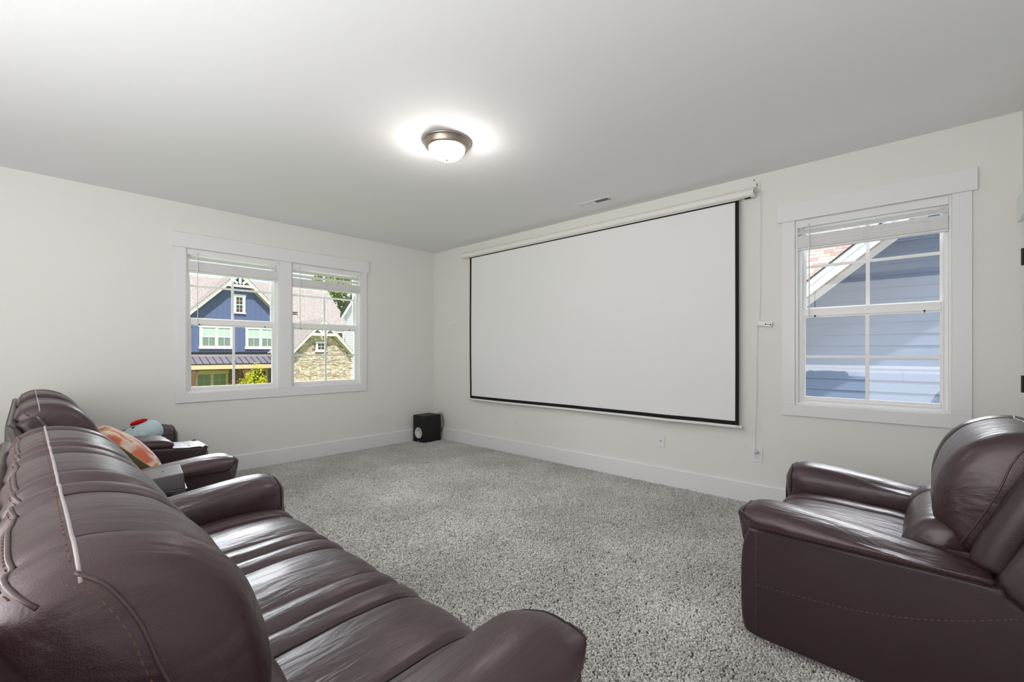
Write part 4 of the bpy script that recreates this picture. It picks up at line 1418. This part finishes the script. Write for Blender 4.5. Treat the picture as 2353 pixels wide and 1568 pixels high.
# porch roof of standing-seam metal
PX = -35.2
P0, P1 = (HX, 1.09), (PX, 0.40)
mb = MB()
mb.prism([(P0[0], 3.3, P0[1]), (P1[0], 3.3, P1[1]), (P1[0], 3.3, P1[1] - 0.05), (P0[0], 3.3, P0[1] - 0.05)], (0, 7.15, 0))
fixn(mb.build('porch_roof', M['metalroof'], hs))
for k in range(-3, 12):
    y = 5.09 + 0.456 * k
    mb = MB()
    mb.prism([(P0[0], y - 0.016, P0[1] + 0.045), (P1[0] + 0.01, y - 0.016, P1[1] + 0.045), (P1[0] + 0.01, y - 0.016, P1[1] - 0.01), (P0[0], y - 0.016, P0[1] - 0.01)], (0, 0.032, 0))
    fixn(mb.build('roof_seam', M['black'], hs))
MB().box((HX, 3.3, 1.09), (HX + 0.05, 10.45, 1.17)).build('roof_flashing', M['black'], hs)
MB().box((HX, 3.3, 1.22), (HX + 0.03, 10.45, 1.31)).build('roof_flashing', M['black'], hs)
MB().box((PX - 0.01, 3.3, 0.33), (PX + 0.02, 10.45, 0.40)).build('drip_edge', M['black'], hs)
MB().box((PX - 0.20, 3.6, -0.03), (PX, 10.35, 0.33)).build('porch_beam', M['tan'], hs)
MB().box((HX, 3.6, -0.03), (PX - 0.2, 10.35, 0.03)).build('porch_ceiling', M['soffit'], hs)
# timber posts with curved brackets
def porch_post(y0, y1, left, right):
    mb = MB()
    x0, x1 = PX - 0.24, PX - 0.04
    mb.box((x0, y0, GZ), (x1, y1, -0.035))
    p = mb.build('porch_post', M['brown'], hs)
    for s, w in ((-1, left), (1, right)):
        if w <= 0: continue
        y = y0 if s < 0 else y1
        pts = [(x0 + 0.03, y, -0.04), (x0 + 0.03, y + s * w, -0.04), (x0 + 0.03, y + s * w * .85, -0.13), (x0 + 0.03, y + s * w * .45, -0.38), (x0 + 0.03, y + s * w * .15, -0.65), (x0 + 0.03, y, -0.9)]
        mb = MB()
        mb.prism(pts, (0.14, 0, 0))
        fixn(mb.build('bracket', M['brown'], p))
porch_post(4.28, 4.60, 0.0, 0.24)
porch_post(7.94, 8.18, 0.24, 0.26)
mb = MB()
mb.tube(spline([(PX + 0.03, 4.24, 0.30), (PX + 0.10, 4.22, 0.18), (PX - 0.02, 4.14, -0.15), (PX - 0.06, 4.12, -0.5), (PX - 0.06, 4.12, -2.9)], 30), 0.045, 8)
mb.build('downspout', M['extwhite'], hs, smooth=True)
# ground-floor wall of tan brick with windows and door
mb = MB()
rows, bh = 34, 0.085
for r in range(rows):
    z = -2.9 + r * bh
    y = 2.2 - (0.1 if r % 2 else 0)
    while y < 10.4:
        c = random.uniform(0.75, 1.2)
        tone = random.choice(((0.30, 0.17, 0.10), (0.36, 0.23, 0.14), (0.42, 0.30, 0.20), (0.26, 0.16, 0.11)))
        mb.box((HX + 0.015, y, z), (HX + 0.03 + random.uniform(0, 0.012), y + 0.20, z + bh - 0.012), tuple(v * c for v in tone))
        y += 0.212
mb.build('brickwork', M['stone'], hs, kind='stuff')
house_window(hs, HX + 0.05, 4.94, 7.20, -1.62, -0.16, 2, 0.13, 0.28, 0.10, m_trim=M['tan'], lites=(2, 2), rail=False)
mb = MB()
mb.box((HX + 0.03, 8.965, -2.5), (HX + 0.10, 9.10, -0.13))
mb.box((HX + 0.03, 10.04, -2.5), (HX + 0.10, 10.255, -0.13))
mb.box((HX + 0.03, 9.10, -0.345), (HX + 0.11, 10.04, -0.13))
dr = mb.build('door_casing', M['tan'], hs)
MB().box((HX + 0.03, 9.10, -2.5), (HX + 0.06, 10.04, -0.345)).build('front_door', M['doorgrey'], hs)
for ya, yb in ((9.24, 9.50), (9.64, 9.90)):
    for za, zb in ((-1.28, -0.50), (-2.35, -1.5)):
        MB().box((HX + 0.06, ya, za), (HX + 0.072, yb, zb)).build('door_panel', M['doorgrey'], hs)
def lettering(txt, size, parent, loc, rot, m, name='house_number', ext=0.002):
    cu = D.curves.new(name, 'FONT')
    cu.body = txt
    cu.size = size
    cu.extrude = ext
    cu.align_x = 'CENTER'
    cu.align_y = 'CENTER'
    ob = D.objects.new(name, cu)
    COL.objects.link(ob)
    dg = bpy.context.evaluated_depsgraph_get()
    me = D.meshes.new_from_object(ob.evaluated_get(dg))
    D.objects.remove(ob)
    me.materials.clear()
    me.materials.append(m)
    o = D.objects.new(name, me)
    COL.objects.link(o)
    o.parent = parent
    o.location = loc
    o.rotation_euler = rot
    return o
lettering('352', 0.17, hs, (HX + 0.113, 9.58, -0.235), (PI / 2, 0, PI / 2), M['brown'])
# main roof behind the gable, eave along y, ridge parallel to it
RE, RR = (-36.7, 3.99), (-41.2, 7.90)
rz = lambda x: RE[1] + (x - RE[0]) * (RR[1] - RE[1]) / (RR[0] - RE[0])
for xa, ya, yb in ((RE[0], -6.0, GY - hw + 0.2), (-37.35, GY - hw + 0.2, GY + hw - 0.2), (RE[0], GY + hw - 0.2, 17.5)):
    mb = MB()
    mb.prism([(xa, ya, rz(xa)), (RR[0], ya, RR[1]), (RR[0], ya, RR[1] - 0.12), (xa, ya, rz(xa) - 0.12)], (0, yb - ya, 0))
    fixn(mb.build('main_roof', M['shingle_far'], hs))
mb = MB()
mb.prism([(RR[0], -6.0, RR[1]), (RR[0] - 5, -6.0, RR[1] - 4.3), (RR[0] - 5, -6.0, RR[1] - 4.42), (RR[0], -6.0, RR[1] - 0.12)], (0, 23.5, 0))
fixn(mb.build('main_roof', M['shingle_far'], hs))
MB().box((RE[0] - 0.02, -6.0, RE[1] - 0.22), (RE[0] + 0.02, GY - hw - 0.2, RE[1] - 0.02)).build('eave_fascia', M['extwhite'], hs)
# vent strips on the roof
mb = MB()
mb.box((-37.7, 12.1, 4.95), (-37.5, 13.0, 5.03))
mb.build('roof_flashing', M['black'], hs)
# garage wing: stone gable facing the street
SX = -32.35
AY, AZ, S2 = 12.98, 4.10, 1.055
half = 2.62
fixn(MB().prism([(SX - 0.10, AY - half, GZ), (SX - 0.10, AY + half, GZ), (SX - 0.10, AY + half, AZ - 0.3 - half * S2), (SX - 0.10, AY, AZ - 0.3), (SX - 0.10, AY - half, AZ - 0.3 - half * S2)], (-0.2, 0, 0)).build('garage_wall', M['mortar'], hs))
mb = MB()
z = -0.98
mb_rows = []
while z < AZ - 0.5:
    h = random.choice((0.05, 0.065, 0.08, 0.10, 0.12))
    soldier = -0.78 < z < -0.74
    y = AY - half + random.uniform(0, 0.1)
    while y < AY + half - 0.05:
        w = random.uniform(0.10, 0.42)
        lim = AZ - 0.45 - abs(y + w / 2 - AY) * S2
        inwin = (12.40 < y + w and y < 13.36 and z + h > 1.30 and z < 2.22)
        if z + h < lim and not inwin:
            base = random.choice(((0.62, 0.50, 0.40), (0.70, 0.60, 0.50), (0.55, 0.43, 0.34), (0.74, 0.66, 0.56), (0.48, 0.38, 0.31), (0.66, 0.52, 0.38), (0.42, 0.36, 0.32)))
            c = random.uniform(0.8, 1.15)
            p = random.uniform(0.0, 0.045)
            mb.box((SX - 0.10, y, z), (SX - 0.05 + p, y + w - 0.012, z + h - 0.010), tuple(v * c for v in base))
        y += w
    z += h
# upright soldier course above the garage door
y = AY - half
while y < AY + half - 0.1:
    w = random.uniform(0.07, 0.13)
    c = random.uniform(0.8, 1.1)
    mb.box((SX - 0.10, y, -0.99 - 0.28), (SX - 0.02, y + w - 0.015, -0.99), (0.70 * c, 0.56 * c, 0.48 * c))
    y += w
mb.build('stonework', M['stone'], hs, kind='stuff')
GX = SX + 0.35
for sgn in (-1, 1):
    def ln2(off):
        L_ = half + 0.15
        return [(AY, AZ - off), (AY + sgn * L_, AZ - off - L_ * S2)]
    for nm, o0, o1, xa, dx, m_ in (('barge_board', 0, 0.30, GX, -0.05, 'extwhite'), ('barge_cap', 0, 0.09, GX, 0.03, 'extwhite'), ('soffit', 0.09, 0.15, GX - 0.05, SX - GX + 0.05, 'soffit'), ('frieze_board', 0.15, 0.45, SX + 0.03, -0.05, 'soffit'), ('garage_roof', -0.07, 0.0, GX + 0.04, -6.0, 'shingle_far')):
        a, b = ln2(o0), ln2(o1)
        fixn(MB().prism([(xa, *a[0]), (xa, *a[1]), (xa, *b[1]), (xa, *b[0])], (dx, 0, 0)).build(nm, M[m_], hs))
TX2 = GX - 0.01
MB().box((TX2 - 0.09, AY - 1.2, 2.68), (TX2, AY + 1.2, 2.90)).build('gable_truss_tie', M['extwhite'], hs)
MB().box((TX2 - 0.08, AY - 0.09, 2.9), (TX2 - 0.01, AY + 0.09, AZ - 0.3)).build('gable_truss_post', M['extwhite'], hs)
for s in (-1, 1):
    mb = MB()
    p0, p1 = Vector((TX2 - 0.08, AY + s * 0.10, 2.88)), Vector((TX2 - 0.08, AY + s * 0.52, 3.32))
    d = (p1 - p0).normalized()
    w = Vector((0, -d.z, d.y)) * 0.085
    mb.prism([p0 - w, p1 - w, p1 + w, p0 + w], (0.07, 0, 0))
    fixn(mb.build('gable_truss_ray', M['extwhite'], hs))
house_window(hs, SX - 0.04, 12.43, 13.34, 1.31, 2.21, 1, 0.15, 0.14, 0.18, lites=(2, 2), rail=False, lower=M['darkglass'])
house_window(hs, HX + 0.02, 16.45, 17.25, 1.9, 3.35, 1, 0.14, 0.14, 0.1, lites=(1, 1), rail=False, lower=M['darkglass'])
MB().box((SX - 0.15, AY - 2.3, GZ), (SX - 0.06, AY + 2.3, -1.27)).build('garage_door', M['extwhite'], hs)

# ---------------------------------------------------------------- white house further right
h2 = thing('house', 'white sided house with a steep gable beyond the blue house', 'house', (0, 0, 0))
X2, Y2 = -38.0, 17.75
rk = lambda y: 4.45 + (y - 17.0) * 1.62
fixn(MB().prism([(X2 - 0.05, Y2, GZ), (X2 - 0.05, 27, GZ), (X2 - 0.05, 27, rk(22.3)), (X2 - 0.05, 22.3, rk(22.3) - 0.3), (X2 - 0.05, Y2, rk(Y2) - 0.3)], (-0.3, 0, 0)).build('wall', M['vinylside'], h2))
for k in range(62):
    z = -1.0 + 0.2 * k
    ys = Y2 if z < rk(Y2) - 0.4 else 17.0 + (z + 0.4 - 4.45) / 1.62
    if ys < 26.5 and z < 11.2:
        mb = MB()
        mb.prism([(X2, ys, z), (X2 - 0.05, ys, z + 0.2), (X2 - 0.05, ys, z)], (0, 26.8 - ys, 0))
        fixn(mb.build('siding_board', M['vinylside'], h2))
for nm, o0, o1, xa, dx, m_ in (('barge_board', 0, 0.45, X2 + 0.40, -0.06, 'extwhite'), ('soffit', 0.2, 0.3, X2 + 0.34, -0.36, 'soffit'), ('frieze_board', 0.3, 0.75, X2 + 0.04, -0.04, 'extwhite'), ('roof_edge', -0.07, 0.0, X2 + 0.44, -0.55, 'black')):
    ya, yb = 16.3, 22.3
    fixn(MB().prism([(xa, ya, rk(ya) - o0), (xa, yb, rk(yb) - o0), (xa, yb, rk(yb) - o1), (xa, ya, rk(ya) - o1)], (dx, 0, 0)).build(nm, M[m_], h2))

# ---------------------------------------------------------------- trees and shrub
def foliage(name, label, c, r, n, leaf, m, trunk, seed, group=None):
    rnd = random.Random(seed)
    t = thing(name, label, 'tree' if trunk else 'shrub', (c[0], c[1], GZ), 0, group)
    mb = MB()
    blobs = [(Vector((rnd.gauss(0, .45), rnd.gauss(0, .45), rnd.gauss(0, .42))), rnd.uniform(.25, .55)) for _ in range(14)]
    for k in range(n):
        bc, br = rnd.choice(blobs)
        d = Vector((rnd.gauss(0, 1), rnd.gauss(0, 1), rnd.gauss(0, 1))).normalized() * (br * rnd.uniform(.5, 1) )
        p = Vector(((bc.x + d.x) * r[0], (bc.y + d.y) * r[1], c[2] - GZ + (bc.z + d.z) * r[2]))
        a, b = Vector((rnd.gauss(0, 1), rnd.gauss(0, 1), rnd.gauss(0, 1))).normalized(), Vector((rnd.gauss(0, 1), rnd.gauss(0, 1), rnd.gauss(0, 1)))
        b = (b - a * b.dot(a)).normalized()
        s = leaf * rnd.uniform(.6, 1.3)
        mb.add([p - a * s, p + b * s * .5, p + a * s, p - b * s * .5], [(0, 1, 2, 3)])
    mb.build('foliage', m, t, kind='stuff')
    tb = MB()
    tb.tube(spline([(0, 0, 0), (0.1 * r[0], 0, (c[2] - GZ) * .4), (0, 0.1 * r[1], (c[2] - GZ) * .9)], 10), [0.12 * r[0] * (1 - .07 * i) for i in range(len(spline([(0, 0, 0), (0, 0, 1), (0, 0, 2)], 10)))], 8)
    tb.build('trunk', M['bark'], t, smooth=True)
    return t
foliage('tree', 'green leafy tree behind the roof of the blue house', (-50.0, 22.2, 9.6), (2.6, 2.9, 3.2), 2600, 0.24, M['leaf'], True, 3)
foliage('shrub', 'bright yellow-green shrub in front of the porch of the blue house', (-33.6, 8.0, -1.75), (0.75, 1.15, 1.35), 3200, 0.055, M['leafy'], False, 5)

# ---------------------------------------------------------------- blue neighbour right behind the back wall (faces -y)
nb = thing('house', 'blue lap-sided neighbouring house close outside the single window', 'house', (0, 0, 0))
NY = 4.6
fixn(MB().prism([(-2.0, NY + 0.03, GZ), (12, NY + 0.03, GZ), (12, NY + 0.03, 4.6), (7.1, NY + 0.03, 4.6), (-2.0, NY + 0.03, -2.77)], (0, 0.3, 0)).build('wall', M['blue_lap'], nb))
E_ = 0.1735
def wall_x0(z):                                # where the rake line cuts a course at height z (left end)
    return 5.052 + (z - 2.94) / 0.826 + 0.0
for k in range(-10, 18):
    z = 1.026 + E_ * k
    xl = wall_x0(z + E_ * 0.2) - 0.15
    cuts = [xl] + sorted(random.Random(40 + k).sample([xl + 0.45 * q for q in range(2, 16)], 3)) + [xl + 8.0]
    if k == 1: cuts = [xl, 5.40, 7.6, xl + 8.0]
    if k == 0: cuts = [xl, 4.81, 6.9, xl + 8.0]
    if k == 8: cuts = [xl, 4.49, 7.0, xl + 8.0]
    if k == 9: cuts = [xl, 5.33, 7.3, xl + 8.0]
    for a, b in zip(cuts[:-1], cuts[1:]):
        mb = MB()
        mb.prism([(a + 0.001, NY - 0.009, z), (a + 0.001, NY - 0.001, z), (a + 0.001, NY + 0.012, z + E_ + 0.02), (a + 0.001, NY + 0.004, z + E_ + 0.02)], (b - a - 0.002, 0, 0))
        fixn(mb.build('siding_board', M['blue_lap'], nb))
FY = 4.02
RB = 2.285
def rake(y, x, off=0.0, base=RB):
    return base + (x - 3.948) * 0.814 - off
def rake_board(name, y0, y1, top, bot, m, base=RB, xa=2.6, xb=7.3):
    return fixn(MB().prism([(xa, y0, rake(0, xa, top, base)), (xb, y0, rake(0, xb, top, base)), (xb, y0, rake(0, xb, bot, base)), (xa, y0, rake(0, xa, bot, base))], (0, y1 - y0, 0)).build(name, m, nb))
rake_board('rake_trim', FY - 0.020, FY, 0.0, 0.085, M['extwhite'])
rake_board('rake_fascia', FY - 0.002, FY + 0.022, 0.080, 0.222, M['extwhite'])
rake_board('roof_edge', FY - 0.035, NY + 0.2, -0.028, -0.004, M['black'])
rake_board('rake_soffit', FY + 0.022, NY - 0.02, 0.118, 0.135, M['soffit'])
rake_board('rake_frieze', NY - 0.035, NY + 0.004, 0.130, 0.250, M['extwhite'])
for k in range(18):                            # round vent holes of the soffit
    x = 3.0 + 0.190 * k
    zz = rake(0, x, 0.1356)
    MB().box((x - 0.008, FY + 0.40, zz - 0.004), (x + 0.008, FY + 0.425, zz + 0.006)).build('soffit_vent', M['dark'], nb)
# roof of the wing behind the rake (slopes up away from us) with single shingles
RZ = lambda y: 3.36 + 0.80 * (y - 8.5)
mb = MB()
mb.prism([(-4.0, 6.5, RZ(6.5) - 0.01), (8.0, 6.5, RZ(6.5) - 0.01), (8.0, 13.5, RZ(13.5) - 0.01), (-4.0, 13.5, RZ(13.5) - 0.01)], (0, 0, -0.15))
fixn(mb.build('roof_deck', M['shingle_far'], nb))
shm = []
for k, c in enumerate((srgb(172, 155, 150), srgb(160, 141, 137), srgb(182, 167, 160), srgb(150, 130, 127))):
    shm.append(mat('shingle_%d' % k, c, 0.95, 0.1, bump=(200, 0.4, 0.004)))
rs = random.Random(11)
y = 7.55
row = 0
while y < 9.9:
    x = 2.25 + rs.uniform(0, 0.2)
    while x < 4.75:
        w = rs.uniform(0.12, 0.34)
        dy = 0.116
        up = 0.010 + rs.uniform(0, 0.008)
        mb = MB()
        y1 = y + dy + 0.03
        a = [(x, y, RZ(y) + up + 0.004), (x, y1, RZ(y1) + 0.004), (x, y1, RZ(y1) - 0.004), (x, y, RZ(y) - 0.002)]
        mb.prism(a, (w - 0.004, 0, 0))
        fixn(mb.build('shingle', rs.choice(shm), nb))
        x += w
    y += 0.116
    row += 1
bpy.context.view_layer.update()
